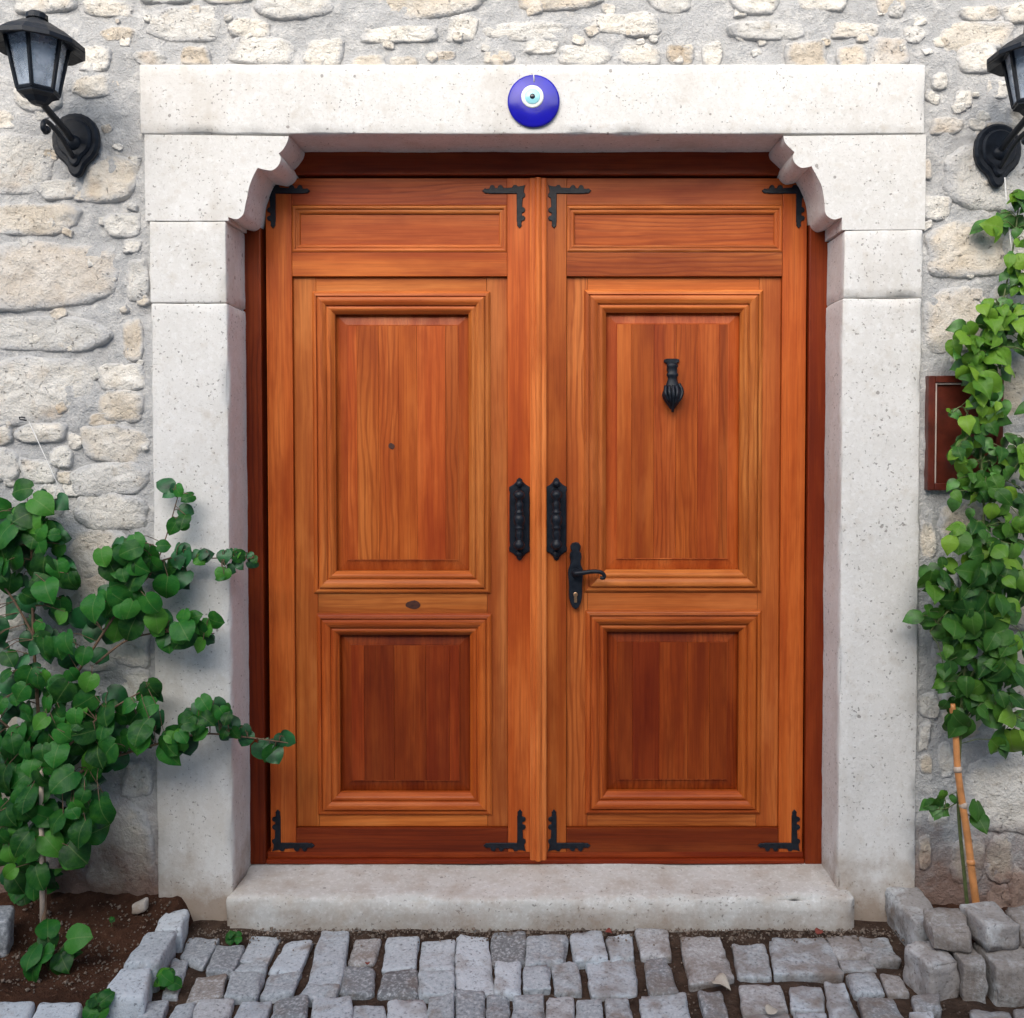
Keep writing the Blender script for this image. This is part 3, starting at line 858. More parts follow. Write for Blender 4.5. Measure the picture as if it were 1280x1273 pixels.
def raised_panel(parent, x0, x1, z0, z1, bounds, ybase, bevel=0.035, mk='wv'):
    """bevelled border plus glued boards in the raised centre"""
    yf = ybase - 0.007
    pan = None
    # bevel frame
    vs = []; fs = []
    g = 0.0
    o = [(x0 - 0.004, z0 - 0.004), (x1 + 0.004, z0 - 0.004), (x1 + 0.004, z1 + 0.004), (x0 - 0.004, z1 + 0.004)]
    b = bevel
    i1 = [(x0 + b, z0 + b), (x1 - b, z0 + b), (x1 - b, z1 - b), (x0 + b, z1 - b)]
    for (x, z) in o: vs.append((x, ybase + 0.004, z))
    for (x, z) in i1: vs.append((x, yf + 0.0035, z))
    for (x, z) in i1: vs.append((x, yf, z))
    for (x, z) in i1: vs.append((x + (0.004 if x < (x0 + x1) / 2 else -0.004), yf + 0.0005, z + (0.004 if z < (z0 + z1) / 2 else -0.004)))
    for k in range(3):
        for i in range(4):
            j = (i + 1) % 4
            fs.append((k * 4 + i, k * 4 + j, k * 4 + 4 + j, k * 4 + 4 + i))
    bm = bmesh.new(); m0 = mesh_from('panel', vs, fs); bm.from_mesh(m0)
    pan = link('panel', bm_done(bm, 'panel'), M[mk], parent)
    xs = [x0 + b + 0.003] + bounds + [x1 - b - 0.003]
    for i in range(len(xs) - 1):
        m = box_mesh(xs[i] + 0.0002, xs[i + 1] - 0.0002, yf + random.uniform(-0.0008, 0.0004), yf + 0.012, z0 + b + 0.003, z1 - b - 0.003, 0.0006, 1)
        o2 = link('board', m, M[mk], pan)
    return pan

# ironwork ---------------------------------------------------------
PX = 1 / 372.0
BR = [(0,0),(4,1.4),(9,2),(11.5,0.2),(14.5,0.2),(16.5,3.4),(27,4.0),(28.5,1.2),(31,0),(33.5,1.2),(34.5,4.2),(37.5,4.2),(38.5,1.2),(41,0),(43.5,1.2),(44.5,4.6),(48,5),(50,4.4),(53.5,7.4),(50,10.4),(46.5,10.2),(45,10.8)]
def bracket(parent, cx, cz, sx, sz):
    """L shaped corner plate; arms run to sx*x and sz*z from the corner"""
    out = [(u, v) for u, v in BR] + [(10.8, 10.8)] + [(v, u) for u, v in reversed(BR)][:-1]
    pts = [(cx + sx * u * PX, cz + sz * v * PX) for u, v in out]
    bm = bmesh.new()
    plate_bm(bm, pts, YS - 0.0045, 0.0040, 0.0012)
    o = link('corner_bracket', bm_done(bm, 'corner_bracket'), M['iron'], parent)
def pull_handle(parent, cx, cz):
    k = PX
    half = [(0,52),(3,50),(4,47),(8,43),(13,40),(13.2,36),(12,33),(12.6,28),(12.6,-28),(12,-33),(13.2,-36),(13,-40),(8,-43),(4,-47),(3,-50),(0,-52)]
    out = [(cx + x * k, cz + z * k) for x, z in half] + [(cx - x * k, cz + z * k) for x, z in reversed(half[1:-1])]
    bm = bmesh.new()
    plate_bm(bm, out, YS - 0.008, 0.0075, 0.003)
    h = link('pull_handle', bm_done(bm, 'pull_handle'), M['iron'], parent)
    bm = bmesh.new()
    prof = [(0,-37),(3,-36.5),(5.4,-34),(6.2,-31),(5.2,-27.5),(3.4,-25.5),(3.0,-23),(4.4,-20),(4.0,-15),(3.2,-12),(4.6,-10.5),(5.0,-9),(3.6,-7.6),(5.4,-4.4),(6.0,-2),(6.1,0),(6.0,2),(5.4,4.4),(3.6,7.6),(5.0,9),(4.6,10.5),(3.2,12),(4.0,15),(4.4,20),(3.0,23),(3.4,25.5),(5.2,27.5),(6.2,31),(5.4,34),(3,36.5),(0,37)]
    lathe_bm(bm, [(r * k * 1.15, z * k) for r, z in prof], 16, Matrix.Translation((cx, YS - 0.040, cz)))
    link('grip', bm_done(bm, 'grip', True), M['iron'], h)
    for s in (-1, 1):
        bm = bmesh.new()
        tube_bm(bm, [(cx, YS - 0.006, cz + s * 35 * k), (cx, YS - 0.040, cz + s * 31 * k)], [0.011, 0.010], 10)
        link('grip_post', bm_done(bm, 'grip_post', True), M['iron'], h)
        bm = bmesh.new()
        lathe_bm(bm, [(0.013, 0), (0.0125, 0.004), (0.008, 0.009), (0, 0.011)], 12, Matrix.Translation((cx, YS - 0.007, cz + s * 44 * k)) @ Matrix.Rotation(R(90), 4, 'X'))
        link('boss', bm_done(bm, 'boss', True), M['iron'], h)

def make_leaf_door(side):
    L = side == 'L'
    if L:
        lab = 'left leaf of the panelled wooden double door, without knocker or lever handle'
        x0, x1 = zx(335), zx(671.5)
        st0, st1 = zx(367), zx(634.5)
        up = (zx(391), zx(613), zz(742.5), zz(364)); lo = (zx(394), zx(614), zz(1020.5), zz(768))
        tp = (zx(363), zx(635.5), zz(316.5), zz(254.5))
        ub = [445, 472, 497, 520, 556]; lb = [452, 490, 530, 560]
    else:
        lab = 'right leaf of the panelled wooden double door, with knocker and lever handle'
        x0, x1 = zx(672.2), zx(1006)
        st0, st1 = zx(708), zx(976)
        up = (zx(730), zx(953), zz(741), zz(362)); lo = (zx(732), zx(953.5), zz(1019), zz(764))
        tp = (zx(707), zx(975), zz(316.5), zz(254.5))
        ub = [790, 818, 846, 873, 900]; lb = [792, 826, 862, 890]
    zt, zb = zz(223), zz(1065.5)
    zr = zz(345.5)      # under the frieze rail
    zbr = zz(1035.5)    # top of bottom rail
    d = empty('door_leaf', ((x0 + x1) / 2, 0.22, zb), lab, 'door')
    YBK = 0.240
    wood('stile', x0, st0, YS, YBK, zb, zt, d)
    wood('stile', st1, x1, YS, YBK, zb, zt, d)
    g = 0.0006
    wood('rail', st0 + g, st1 - g, YS + 0.0006, YBK, tp[3] - 0.006, zt, d, False)
    wood('rail', st0 + g, st1 - g, YS + 0.0008, YBK, zr, tp[2] + 0.002, d, False)
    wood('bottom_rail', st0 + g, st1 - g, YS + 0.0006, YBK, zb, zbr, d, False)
    # frieze panel and its bead
    wood('frieze_panel', st0 + g, st1 - g, YS + 0.012, YBK - 0.004, tp[2] + 0.0025, tp[3] - 0.0065, d, False, 0.0005)
    y = YS
    moulding(d, st0 + g, st1 - g, tp[2] + 0.0022, tp[3] - 0.0062, [(0, y + 0.012), (0, y + 0.003)] + arc(0.001, y + 0.001, 0.011, y - 0.001, 0.002, 3) + [(0.012, y + 0.004), (0.016, y + 0.004)] + arc(0.0165, y + 0.003, 0.026, y + 0.006, 0.002, 3) + [(0.027, y + 0.0115), (0.027, y + 0.0125)])
    # recessed field: boards round the mouldings
    f0, f1 = st0 + g, st1 - g
    wood('field_board', f0, up[0] + 0.012, YFIELD, YBK - 0.002, zbr + g, zr - g, d)
    wood('field_board', up[1] - 0.012, f1, YFIELD, YBK - 0.002, zbr + g, zr - g, d)
    fa, fb = up[0] + 0.0125, up[1] - 0.0125
    wood('field_rail', fa, fb, YFIELD + 0.0004, YBK - 0.002, up[3] - 0.012, zr - g, d, False)
    wood('field_rail', fa, fb, YFIELD + 0.0004, YBK - 0.002, lo[3] - 0.012, up[2] + 0.012, d, False)
    wood('field_rail', fa, fb, YFIELD + 0.0004, YBK - 0.002, zbr + g, lo[2] + 0.012, d, False)
    for (P, bs) in ((up, ub), (lo, lb)):
        w = 27.5 * PX
        moulding(d, P[0], P[1], P[2], P[3], profile(w), 'g' if P is up else 'w')
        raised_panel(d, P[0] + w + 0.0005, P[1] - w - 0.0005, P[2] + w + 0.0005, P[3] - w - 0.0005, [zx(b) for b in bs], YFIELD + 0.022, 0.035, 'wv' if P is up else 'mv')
    # hardware
    bt, bb = zz(231.5), zz(1064)
    bxs = [(zx(337), 1), (zx(657), -1)] if L else [(zx(685), 1), (zx(1003), -1)]
    for (bx, s) in bxs:
        bracket(d, bx, bt, s, -1)
        bracket(d, bx, bb, s, 1)
    if L:
        pull_handle(d, zx(649.5), zz(649))
        # astragal covering the meeting edge
        xa, xb = zx(662.5), zx(683)
        bm = bmesh.new()
        w = xb - xa
        pr = [(0, YS - 0.0006), (0, YS - 0.010), (w * 0.10, YS - 0.013), (w * 0.30, YS - 0.013), (w * 0.33, YS - 0.018), (w * 0.42, YS - 0.0215), (w * 0.5, YS - 0.0225), (w * 0.58, YS - 0.0215), (w * 0.67, YS - 0.018), (w * 0.70, YS - 0.013), (w * 0.90, YS - 0.013), (w, YS - 0.010), (w, YS - 0.0006)]
        za, zc = zz(1073.5), zz(224)
        vs = [(xa + t, yy, z) for z in (za, zc) for t, yy in pr]
        n = len(pr)
        fs = [(i, (i + 1) % n, n + (i + 1) % n, n + i) for i in range(n)] + [tuple(range(n)), tuple(range(n, 2 * n))[::-1]]
        m0 = mesh_from('a', vs, fs); bm.from_mesh(m0)
        link('astragal', bm_done(bm, 'astragal'), M['gv'], d)
        for (kx, ky, rx_, rz_, yy) in ((488, 558, 4.0, 4.0, YFIELD + 0.0148), (515, 757, 9.5, 5.5, YFIELD + 0.0004)):
            bm = bmesh.new()
            n = 18
            vs = []
            for k in range(n):
                a = 2 * math.pi * k / n
                rr = 1 + 0.25 * noise.noise(Vector((math.cos(a), math.sin(a), kx)))
                vs.append(bm.verts.new((zx(kx) + rx_ * PX * rr * math.cos(a), yy - 0.0012, zz(ky) + rz_ * PX * rr * math.sin(a))))
            c = bm.verts.new((zx(kx), yy - 0.0018, zz(ky)))
            for k in range(n): bm.faces.new((c, vs[k], vs[(k + 1) % n]))
            link('knot', bm_done(bm, 'knot', True), M['knot'], d)
    else:
        pull_handle(d, zx(695.5), zz(649))
        lever(d)
        knocker(d)
    return d

def lever(parent):
    k = PX; cx, cz = zx(719.5), zz(720)
    yb_ = YS if True else 0
    half = [(0,42),(4,41),(6.5,37.5),(6.2,34),(4.6,31.5),(7,28),(7.6,24),(6.2,19),(6.6,14),(9,8),(9.4,3),(8.6,-6),(8.0,-14),(8.4,-20),(8.0,-28),(6.5,-34),(4,-39),(0,-42)]
    out = [(cx + x * k, cz + z * k) for x, z in half] + [(cx - x * k, cz + z * k) for x, z in reversed(half[1:-1])]
    bm = bmesh.new()
    plate_bm(bm, out, yb_ - 0.0065, 0.030, 0.002)
    h = link('lever_handle', bm_done(bm, 'lever_handle'), M['iron'], parent)
    bm = bmesh.new()
    y0 = yb_ - 0.006
    lathe_bm(bm, [(0.015, 0), (0.014, 0.008), (0.010, 0.012), (0.009, 0.036), (0, 0.040)], 14, Matrix.Translation((cx, y0, cz + 4 * k)) @ Matrix.Rotation(R(90), 4, 'X'))
    yl = yb_ - 0.042
    pts = catmull([(cx - 2 * k, yl, cz + 5 * k), (cx + 8 * k, yl, cz + 6 * k), (cx + 20 * k, yl, cz + 7.5 * k), (cx + 30 * k, yl, cz + 7 * k), (cx + 35 * k, yl, cz + 3 * k), (cx + 34 * k, yl, cz - 0.5 * k), (cx + 30 * k, yl, cz + 0 * k)], 5)
    rad = [0.0085 - 0.003 * i / (len(pts) - 1) for i in range(len(pts))]
    tube_bm(bm, pts, rad, 10)
    link('lever', bm_done(bm, 'lever', True), M['iron'], h)
    bm = bmesh.new()
    lathe_bm(bm, [(0.0075, 0), (0.0075, 0.004), (0.006, 0.005), (0, 0.005)], 14, Matrix.Translation((cx, yb_ - 0.0062, cz - 23 * k)) @ Matrix.Rotation(R(90), 4, 'X'))
    box_bm(bm, cx - 0.0045, cx + 0.0045, yb_ - 0.0105, yb_ - 0.0062, cz - 33 * k, cz - 24 * k)
    link('lock_cylinder', bm_done(bm, 'lock_cylinder'), M['brass'], h)
def knocker(parent):
    """door knocker shaped as a hanging hand"""
    k = PX; cx = zx(840); yp = YFIELD + 0.015
    z0 = zz(449)
    bm = bmesh.new()
    out = [(-9.5,0),(-9.5,-3),(-6,-5),(-6,-14),(6,-14),(6,-5),(9.5,-3),(9.5,0),(6,1.2),(-6,1.2)]
    plate_bm(bm, [(cx + x * k, z0 + z * k) for x, z in out], yp - 0.010, 0.010, 0.002)
    kn = link('door_knocker', bm_done(bm, 'door_knocker'), M['iron'], parent)
    # cuff and hand: flattened lathe that widens to the knuckles
    bm = bmesh.new()
    prof = [(0,-5),(5.5,-5),(6.8,-7),(7.2,-9),(6.2,-11),(6.0,-17),(7.2,-18.5),(7.4,-20.5),(6.2,-22),(5.8,-25),(7.4,-30),(9.6,-36),(12.0,-41),(13.2,-45),(12.0,-49),(8,-55),(3,-62),(0,-64)]
    mat = Matrix.Translation((cx, yp - 0.026, z0)) @ Matrix.Diagonal((1, 0.62, 1, 1))
    lathe_bm(bm, [(r * k, z * k) for r, z in prof], 18, mat)
    # fingers folding to a point over the ball, thumb at the side
    for (fx0, fx1, ln) in ((-8.6, -3.2, 55), (-4.2, -1.6, 61), (0.3, 0.4, 65.5), (4.6, 2.4, 60)):
        pts = [(cx + fx0 * k, yp - 0.036, z0 - 34 * k), (cx + (fx0 * 1.12) * k, yp - 0.050, z0 - 43 * k), (cx + (fx0 * 0.6 + fx1 * 0.4) * k, yp - 0.046, z0 - 51 * k), (cx + fx1 * k, yp - 0.026, z0 - ln * k)]
        pts = catmull(pts, 4)
        tube_bm(bm, pts, [0.0068 - 0.0025 * i / (len(pts) - 1) for i in range(len(pts))], 8)
    pts = catmull([(cx + 8 * k, yp - 0.026, z0 - 31 * k), (cx + 12 * k, yp - 0.032, z0 - 40 * k), (cx + 9.5 * k, yp - 0.038, z0 - 49 * k), (cx + 5 * k, yp - 0.034, z0 - 54 * k)], 4)
    tube_bm(bm, pts, [0.0066 - 0.002 * i / (len(pts) - 1) for i in range(len(pts))], 8)
    link('hand', bm_done(bm, 'hand', True), M['iron'], kn)
    bm = bmesh.new()
    bmesh.ops.create_uvsphere(bm, u_segments=16, v_segments=10, radius=8.2 * k, matrix=Matrix.Translation((cx, yp - 0.024, z0 - 51 * k)))
    link('ball', bm_done(bm, 'ball', True), M['iron'], kn)
make_leaf_door('L')
make_leaf_door('R')

# ================================================================== AMULET
def make_amulet():
    c = U(667, 125.5, -0.02)
    k = 1 / 398.0
    am = empty('glass_amulet', (c.x, -0.006, c.z), 'round cobalt blue glass eye amulet hanging on the lintel', 'amulet')
    rot = Matrix.Translation((c.x, -0.0065, c.z)) @ Matrix.Rotation(R(90), 4, 'X')
    bm = bmesh.new()
    lathe_bm(bm, [(31 * k, 0), (32.3 * k, 0.003), (32 * k, 0.007), (30 * k, 0.009), (15 * k, 0.0100), (0, 0.0102)], 48, rot)
    link('disc', bm_done(bm, 'disc', True), M['cobalt'], am)
    ex, ez = U(665.5, 120.5, -0.02).x, U(665.5, 120.5, -0.02).z
    rot2 = Matrix.Translation((ex, -0.0160, ez)) @ Matrix.Rotation(R(90), 4, 'X')
    for nm, r, h0, mt in (('white_ring', 13.8, 0.0028, 'whiteglass'), ('iris', 9.6, 0.0040, 'paleblue'), ('pupil', 3.4, 0.0050, 'pupil')):
        bm = bmesh.new()
        lathe_bm(bm, [(r * k, -0.002), (r * k, h0 - 0.001), (r * k * 0.9, h0), (0, h0 + 0.0003)], 32, rot2)
        link(nm, bm_done(bm, nm, True), M[mt], am)
    bm = bmesh.new()
    hx = U(667.5, 96, -0.02)
    tube_bm(bm, catmull([(hx.x, -0.012, hx.z - 0.016), (hx.x, -0.021, hx.z - 0.008), (hx.x - 0.001, -0.0185, hx.z + 0.004), (hx.x - 0.001, -0.008, hx.z + 0.012)], 4), 0.0018, 6)
    link('cord', bm_done(bm, 'cord', True), M['string'], am)
make_amulet()

# ================================================================== LANTERNS
def make_lantern(base_px, label, sgn):
    b = U(base_px[0], base_px[1], 0.0)
    ln = empty('wall_lantern', (b.x, 0.0, b.z), label, 'lantern', 'wall lanterns beside the doorway')
    ix, iy, iz = b.x, -0.004, b.z
    k = 1 / 400.0
    # teardrop back plate
    out = []
    half = [(0,38),(8,37),(16,33.5),(23,27),(27.5,18),(29,8),(28.5,-2),(25.5,-11),(20.5,-18),(14.5,-23),(10.5,-28),(8.5,-34),(5,-39),(0,-41)]
    out = [(ix + x * k, iz + z * k) for x, z in half] + [(ix - x * k, iz + z * k) for x, z in reversed(half[1:-1])]
    bm = bmesh.new()
    plate_bm(bm, out, iy - 0.016, 0.020, 0.007)
    out2 = [(ix + (x - ix) * 0.74, iz + 0.004 + (z - iz) * 0.74) for x, z in out]
    plate_bm(bm, out2, iy - 0.026, 0.011, 0.006)
    link('backplate', bm_done(bm, 'backplate'), M['iron'], ln)
    # lamp axis stands off the wall
    lx, ly = ix + sgn * 0.008, -0.205
    zb = iz + 0.088          # bottom of cage
    zt = iz + 0.236          # top of cage
    bm = bmesh.new()
    arm = catmull([(ix, iy - 0.012, iz + 0.000), (ix, -0.07, iz + 0.022), (lx, -0.14, iz + 0.050), (lx, ly, iz + 0.070)], 5)
    tube_bm(bm, arm, 0.0105, 10)
    lathe_bm(bm, [(0.026, 0), (0.022, 0.008), (0.014, 0.013), (0, 0.018)], 14, Matrix.Translation((ix, iy - 0.022, iz)) @ Matrix.Rotation(R(90), 4, 'X'))
    link('arm', bm_done(bm, 'arm', True), M['iron'], ln)
    bm = bmesh.new()
    sc = catmull([(ix, iy - 0.02, iz - 0.045), (ix, -0.055, iz - 0.030), (ix, -0.10, iz - 0.005), (lx, -0.150, iz + 0.018), (lx, -0.176, iz + 0.012), (lx, -0.182, iz - 0.006), (lx, -0.170, iz - 0.014), (lx, -0.160, iz - 0.006)], 5)
    tube_bm(bm, sc, [0.0075] * (len(sc) - 6) + [0.009] * 6, 8)
    bmesh.ops.create_uvsphere(bm, u_segments=10, v_segments=8, radius=0.012, matrix=Matrix.Translation((lx, -0.163, iz - 0.006)))
    link('scroll', bm_done(bm, 'scroll', True), M['iron'], ln)
    T = Matrix.Translation((lx, ly, 0))
    ph = R(30 - 12 * sgn)
    rb, rt = 0.054, 0.084
    # base cup
    bm = bmesh.new()
    lathe_bm(bm, [(0.012, iz + 0.050), (0.026, iz + 0.056), (0.038, zb - 0.018), (0.050, zb - 0.012), (0.056, zb - 0.010), (0.057, zb + 0.006), (0.050, zb + 0.007)], 6, T, ph)
    link('base_cup', bm_done(bm, 'base_cup'), M['iron'], ln)
    # cage bars and glass
    for i in range(6):
        a = ph + i * math.pi / 3
        p0 = Vector((lx + rb * math.cos(a), ly + rb * math.sin(a), zb))
        p1 = Vector((lx + rt * math.cos(a), ly + rt * math.sin(a), zt))
        bm = bmesh.new()
        tube_bm(bm, [p0, p1], [0.0062, 0.0066], 6)
        link('cage_bar', bm_done(bm, 'cage_bar'), M['iron'], ln)
        a2 = a + math.pi / 3
        q0 = Vector((lx + rb * math.cos(a2), ly + rb * math.sin(a2), zb)); q1 = Vector((lx + rt * math.cos(a2), ly + rt * math.sin(a2), zt))
        ins = 0.94
        def sh(p): return Vector((lx + (p.x - lx) * ins, ly + (p.y - ly) * ins, p.z))
        n_ = (q0 - p0).cross(p1 - p0).normalized() * 0.0015
        A = [sh(p0), sh(q0), sh(q1), sh(p1)]
        vs = A + [v + n_ for v in A]
        fs = [(0,1,2,3),(7,6,5,4),(0,4,5,1),(1,5,6,2),(2,6,7,3),(3,7,4,0)]
        bm = bmesh.new(); m0 = mesh_from('pane', vs, fs); bm.from_mesh(m0)
        link('glass_pane', bm_done(bm, 'glass_pane'), M['glass'], ln)
        for (u0, u1, rr) in ((p0, q0, 0.006), (p1, q1, 0.007)):
            bm = bmesh.new()
            tube_bm(bm, [u0, u1], rr, 6)
            link('cage_rail', bm_done(bm, 'cage_rail'), M['iron'], ln)
    # flared hat with finial
    bm = bmesh.new()
    lathe_bm(bm, [(0.080, zt - 0.004), (0.123, zt - 0.026), (0.128, zt - 0.024), (0.127, zt - 0.012), (0.098, zt + 0.012), (0.078, zt + 0.024), (0.050, zt + 0.042), (0.028, zt + 0.050), (0.026, zt + 0.056), (0.030, zt + 0.058), (0.029, zt + 0.072), (0.022, zt + 0.078), (0.0, zt + 0.082)], 12, T, ph)
    link('hat', bm_done(bm, 'hat'), M['iron'], ln)
    bm = bmesh.new()
    lathe_bm(bm, [(0.012, zb + 0.004), (0.014, zb + 0.045), (0.020, zb + 0.050), (0.034, zb + 0.085), (0.036, zb + 0.105), (0.026, zb + 0.130), (0.0, zb + 0.142)], 16, T)
    link('bulb', bm_done(bm, 'bulb', True), M['bulb'], ln)
make_lantern((97, 182), 'black wall lantern left of the doorway above the leafy bush', -1)
make_lantern((1245, 195), 'black wall lantern right of the doorway above the climbing vine', 1)

# ================================================================== WALL CABINET
def make_cabinet():
    x0, x1 = U(1158.5, 540, 0).x, U(1252, 540, 0).x
    z0, z1 = U(1160, 613, 0).z, U(1160, 470, 0).z
    c = empty('wall_cabinet', ((x0 + x1) / 2, 0.02, z0), 'dark red varnished cabinet door in the wall behind the vine', 'cabinet')
    t = 0.022
    for (a, b, d, e) in ((x0, x0 + t, z0, z1), (x1 - t, x1, z0, z1)):
        link('frame_side', box_mesh(a, b, -0.012, 0.05, d, e, 0.003), M['cabinet'], c)
    for (d, e) in ((z0, z0 + t), (z1 - t, z1)):
        link('frame_rail', box_mesh(x0 + t + 0.0005, x1 - t - 0.0005, -0.0115, 0.05, d, e, 0.003), M['cabinet'], c)
    link('panel', box_mesh(x0 + t, x1 - t, 0.004, 0.03, z0 + t, z1 - t, 0.002), M['cabinet'], c)
    link('highlight_trim', box_mesh(x0 + t + 0.001, x0 + t + 0.006, -0.006, 0.003, z0 + t + 0.001, z1 - t - 0.001), M['highlight_trim'], c)  # pale strips: highlight on the frame edge painted in as colour
    link('highlight_trim', box_mesh(x0 + t + 0.0065, x1 - t - 0.001, -0.005, 0.003, z1 - t - 0.005, z1 - t - 0.001), M['highlight_trim'], c)
make_cabinet()

# ================================================================== PLANTING BEDS
def blk(name, par, x0, x1, y0, y1, z0, z1, seed, rotz=0.0, skew=0.0, mat='granite_warm', r=0.009, tilt=0.0):
    cx, cy = (x0 + x1) / 2, (y0 + y1) / 2
    def mp(w):
        x, y, z = x0 + w.x, y0 + w.y, z0 + w.z
        x += skew * (y - cy)
        dx, dy = x - cx, y - cy
        return Vector((cx + dx * math.cos(rotz) - dy * math.sin(rotz), cy + dx * math.sin(rotz) + dy * math.cos(rotz), z + tilt * dx))
    return link(name, rblock(x1 - x0, y1 - y0, z1 - z0, r, 0.018, 0.008, 26, seed, mp, 0.010, 8, 0.012), M[mat], par)
edgeL = empty('bed_edging', (-1.2, -0.25, 0), 'row of grey granite blocks edging the left planting bed', 'edging')
for i, (q, zt) in enumerate([([(205,1137),(236,1136),(228,1160),(190,1160)], 0.062), ([(184,1162),(222,1162),(196,1204),(154,1204)], 0.068), ([(150,1207),(190,1207),(182,1246),(120,1246)], 0.060),
                             ([(49,1252),(104,1252),(92,1285),(32,1285)], 0.030), ([(-8,1250),(45,1250),(28,1285),(-35,1285)], 0.032), ([(-18,1130),(19,1130),(10,1152),(-30,1152)], 0.13)]):
    P4 = [G(px, py, zt) for px, py in q]
    tl, tr, br, bl = P4
    Lx, Ly = (tr - tl).length, (tl - bl).length
    hh = zt + 0.06
    def mp(w, tl=tl, tr=tr, br=br, bl=bl, Lx=Lx, Ly=Ly, hh=hh, zt=zt):
        u, v = w.x / Lx, w.y / Ly
        p = (bl * (1 - u) + br * u) * (1 - v) + (tl * (1 - u) + tr * u) * v
        return Vector((p.x, p.y, zt - hh + w.z))
    link('block', rblock(Lx, Ly, hh, 0.013, 0.022, 0.006, 26, 60 + i, mp, 0.008, 9), M['granite'], edgeL)
edgeR = empty('bed_edging', (1.25, -0.25, 0), 'stacked rough granite blocks edging the right planting bed', 'edging')
blk('block', edgeR, 1.085, 1.185, -0.205, 0.005, -0.05, 0.105, 71, 0, -0.06)
blk('block', edgeR, 1.015 + 0.02, 1.115 + 0.02, -0.385, -0.265, -0.05, 0.085, 72, R(18), 0.0)
blk('block', edgeR, 1.085 + 0.06, 1.215, -0.40, -0.28, -0.05, 0.094, 73, R(-3))
blk('block', edgeR, 1.222, 1.345, -0.41, -0.28, -0.05, 0.096, 74, R(4))
blk('block', edgeR, 1.350, 1.47, -0.41, -0.28, -0.05, 0.095, 78, R(-3))
blk('block', edgeR, 1.095, 1.20, -0.345, -0.215, 0.092, 0.155, 75, R(-12), 0, tilt=0.05)
blk('block', edgeR, 1.212, 1.325, -0.355, -0.225, 0.096, 0.178, 76, R(10), 0, tilt=-0.05)
blk('block', edgeR, 1.335, 1.45, -0.345, -0.225, 0.096, 0.165, 77, R(-5))
def soil_bed(name, label, poly_fn, x0, x1, y0, y1, zf):
    nx, ny = 70, 50
    vs = []; idx = {}; fs = []
    for j in range(ny + 1):
        for i in range(nx + 1):
            x = x0 + (x1 - x0) * i / nx; y = y0 + (y1 - y0) * j / ny
            z = zf(x, y) + 0.014 * noise.noise(Vector((x * 12, y * 12, 2))) + 0.008 * noise.noise(Vector((x * 35, y * 35, 7)))
            vs.append((x, y, z))
    for j in range(ny):
        for i in range(nx):
            a = j * (nx + 1) + i
            c = ((vs[a][0] + vs[a + 1][0]) / 2, (vs[a][1] + vs[a + nx + 1][1]) / 2)
            if poly_fn(*c): fs.append((a, a + 1, a + nx + 2, a + nx + 1))
    o = link(name, mesh_from(name, vs, fs, True), M['soil'])
    return tag(o, kind='structure')
soil_bed('soil', '', lambda x, y: True, -2.0, -1.08, -0.54, 0.04, lambda x, y: 0.022 + 0.055 * max(0, (y + 0.16) / 0.16) - 0.12 * max(0, min(1, (x + 1.165) / 0.05)) - 0.10 * max(0, min(1, (-0.475 - y) / 0.04)))
soil_bed('soil', '', lambda x, y: x > 1.13, 1.1, 1.9, -0.32, 0.04, lambda x, y: 0.045)

# ================================================================== PLANTS
def leaf_mesh(seed, pointy, fold):
    rnd = random.Random(seed)
    T_ = [0.0, 0.07, 0.18, 0.32, 0.48, 0.63, 0.77, 0.89, 1.0]
    if pointy: Wd = [0.05, 0.23, 0.35, 0.41, 0.39, 0.31, 0.20, 0.09, 0.0]; back = [-0.02, -0.06, -0.03, 0, 0, 0, 0, 0, 0]
    else: Wd = [0.12, 0.33, 0.46, 0.52, 0.51, 0.45, 0.34, 0.19, 0.0]; back = [-0.13, -0.14, -0.08, -0.02, 0, 0, 0, 0, 0]
    vs = []; fs = []
    droop = rnd.uniform(0.05, 0.50)
    for i, t in enumerate(T_):
        zc = 0.10 * math.sin(math.pi * t) - droop * t * t
        w = Wd[i] * rnd.uniform(0.96, 1.04)
        wob = 0.06 * math.sin(t * 7 + seed)
        for s in (-1, -0.5, 0, 0.5, 1):
            x = s * w
            z = zc + fold * abs(s) * w - 0.16 * (abs(s) * w) ** 2 * 4 * 0.5 + (wob * s if abs(s) == 1 else 0)
            y = t + (back[i] * abs(s) if abs(s) else 0)
            vs.append((x, y, z))
    n = len(T_)
    for i in range(n - 1):
        for j in range(4):
            a = i * 5 + j
            fs.append((a, a + 1, a + 6, a + 5))
    bm = bmesh.new(); m0 = mesh_from('leaf', vs, fs); bm.from_mesh(m0)
    bmesh.ops.remove_doubles(bm, verts=bm.verts, dist=1e-4)
    m = bm_done(bm, 'leaf', True)
    return m
LEAF_L = [leaf_mesh(i, False, random.Random(i).uniform(-0.10, 0.42)) for i in range(12)]
LEAF_R = [leaf_mesh(40 + i, True, random.Random(i).uniform(-0.05, 0.60)) for i in range(12)]
_leafcache = {}
def leaf_variant(base, mat):
    k = (base.name, mat.name)
    if k not in _leafcache:
        m = base.copy(); m.materials.clear(); m.materials.append(mat); _leafcache[k] = m
    return _leafcache[k]
MASS = {}
def mass_leaf(key, mesh, mtx):
    vs, fs = MASS.setdefault(key, ([], []))
    b = len(vs)
    vs += [mtx @ v.co for v in mesh.vertices]
    fs += [tuple(i + b for i in p.vertices) for p in mesh.polygons]
def flush_mass(key, parent, mat):
    if key in MASS:
        o = link('small_foliage', mesh_from('small_foliage', MASS[key][0], MASS[key][1], True), mat, parent)
        o['kind'] = 'stuff'
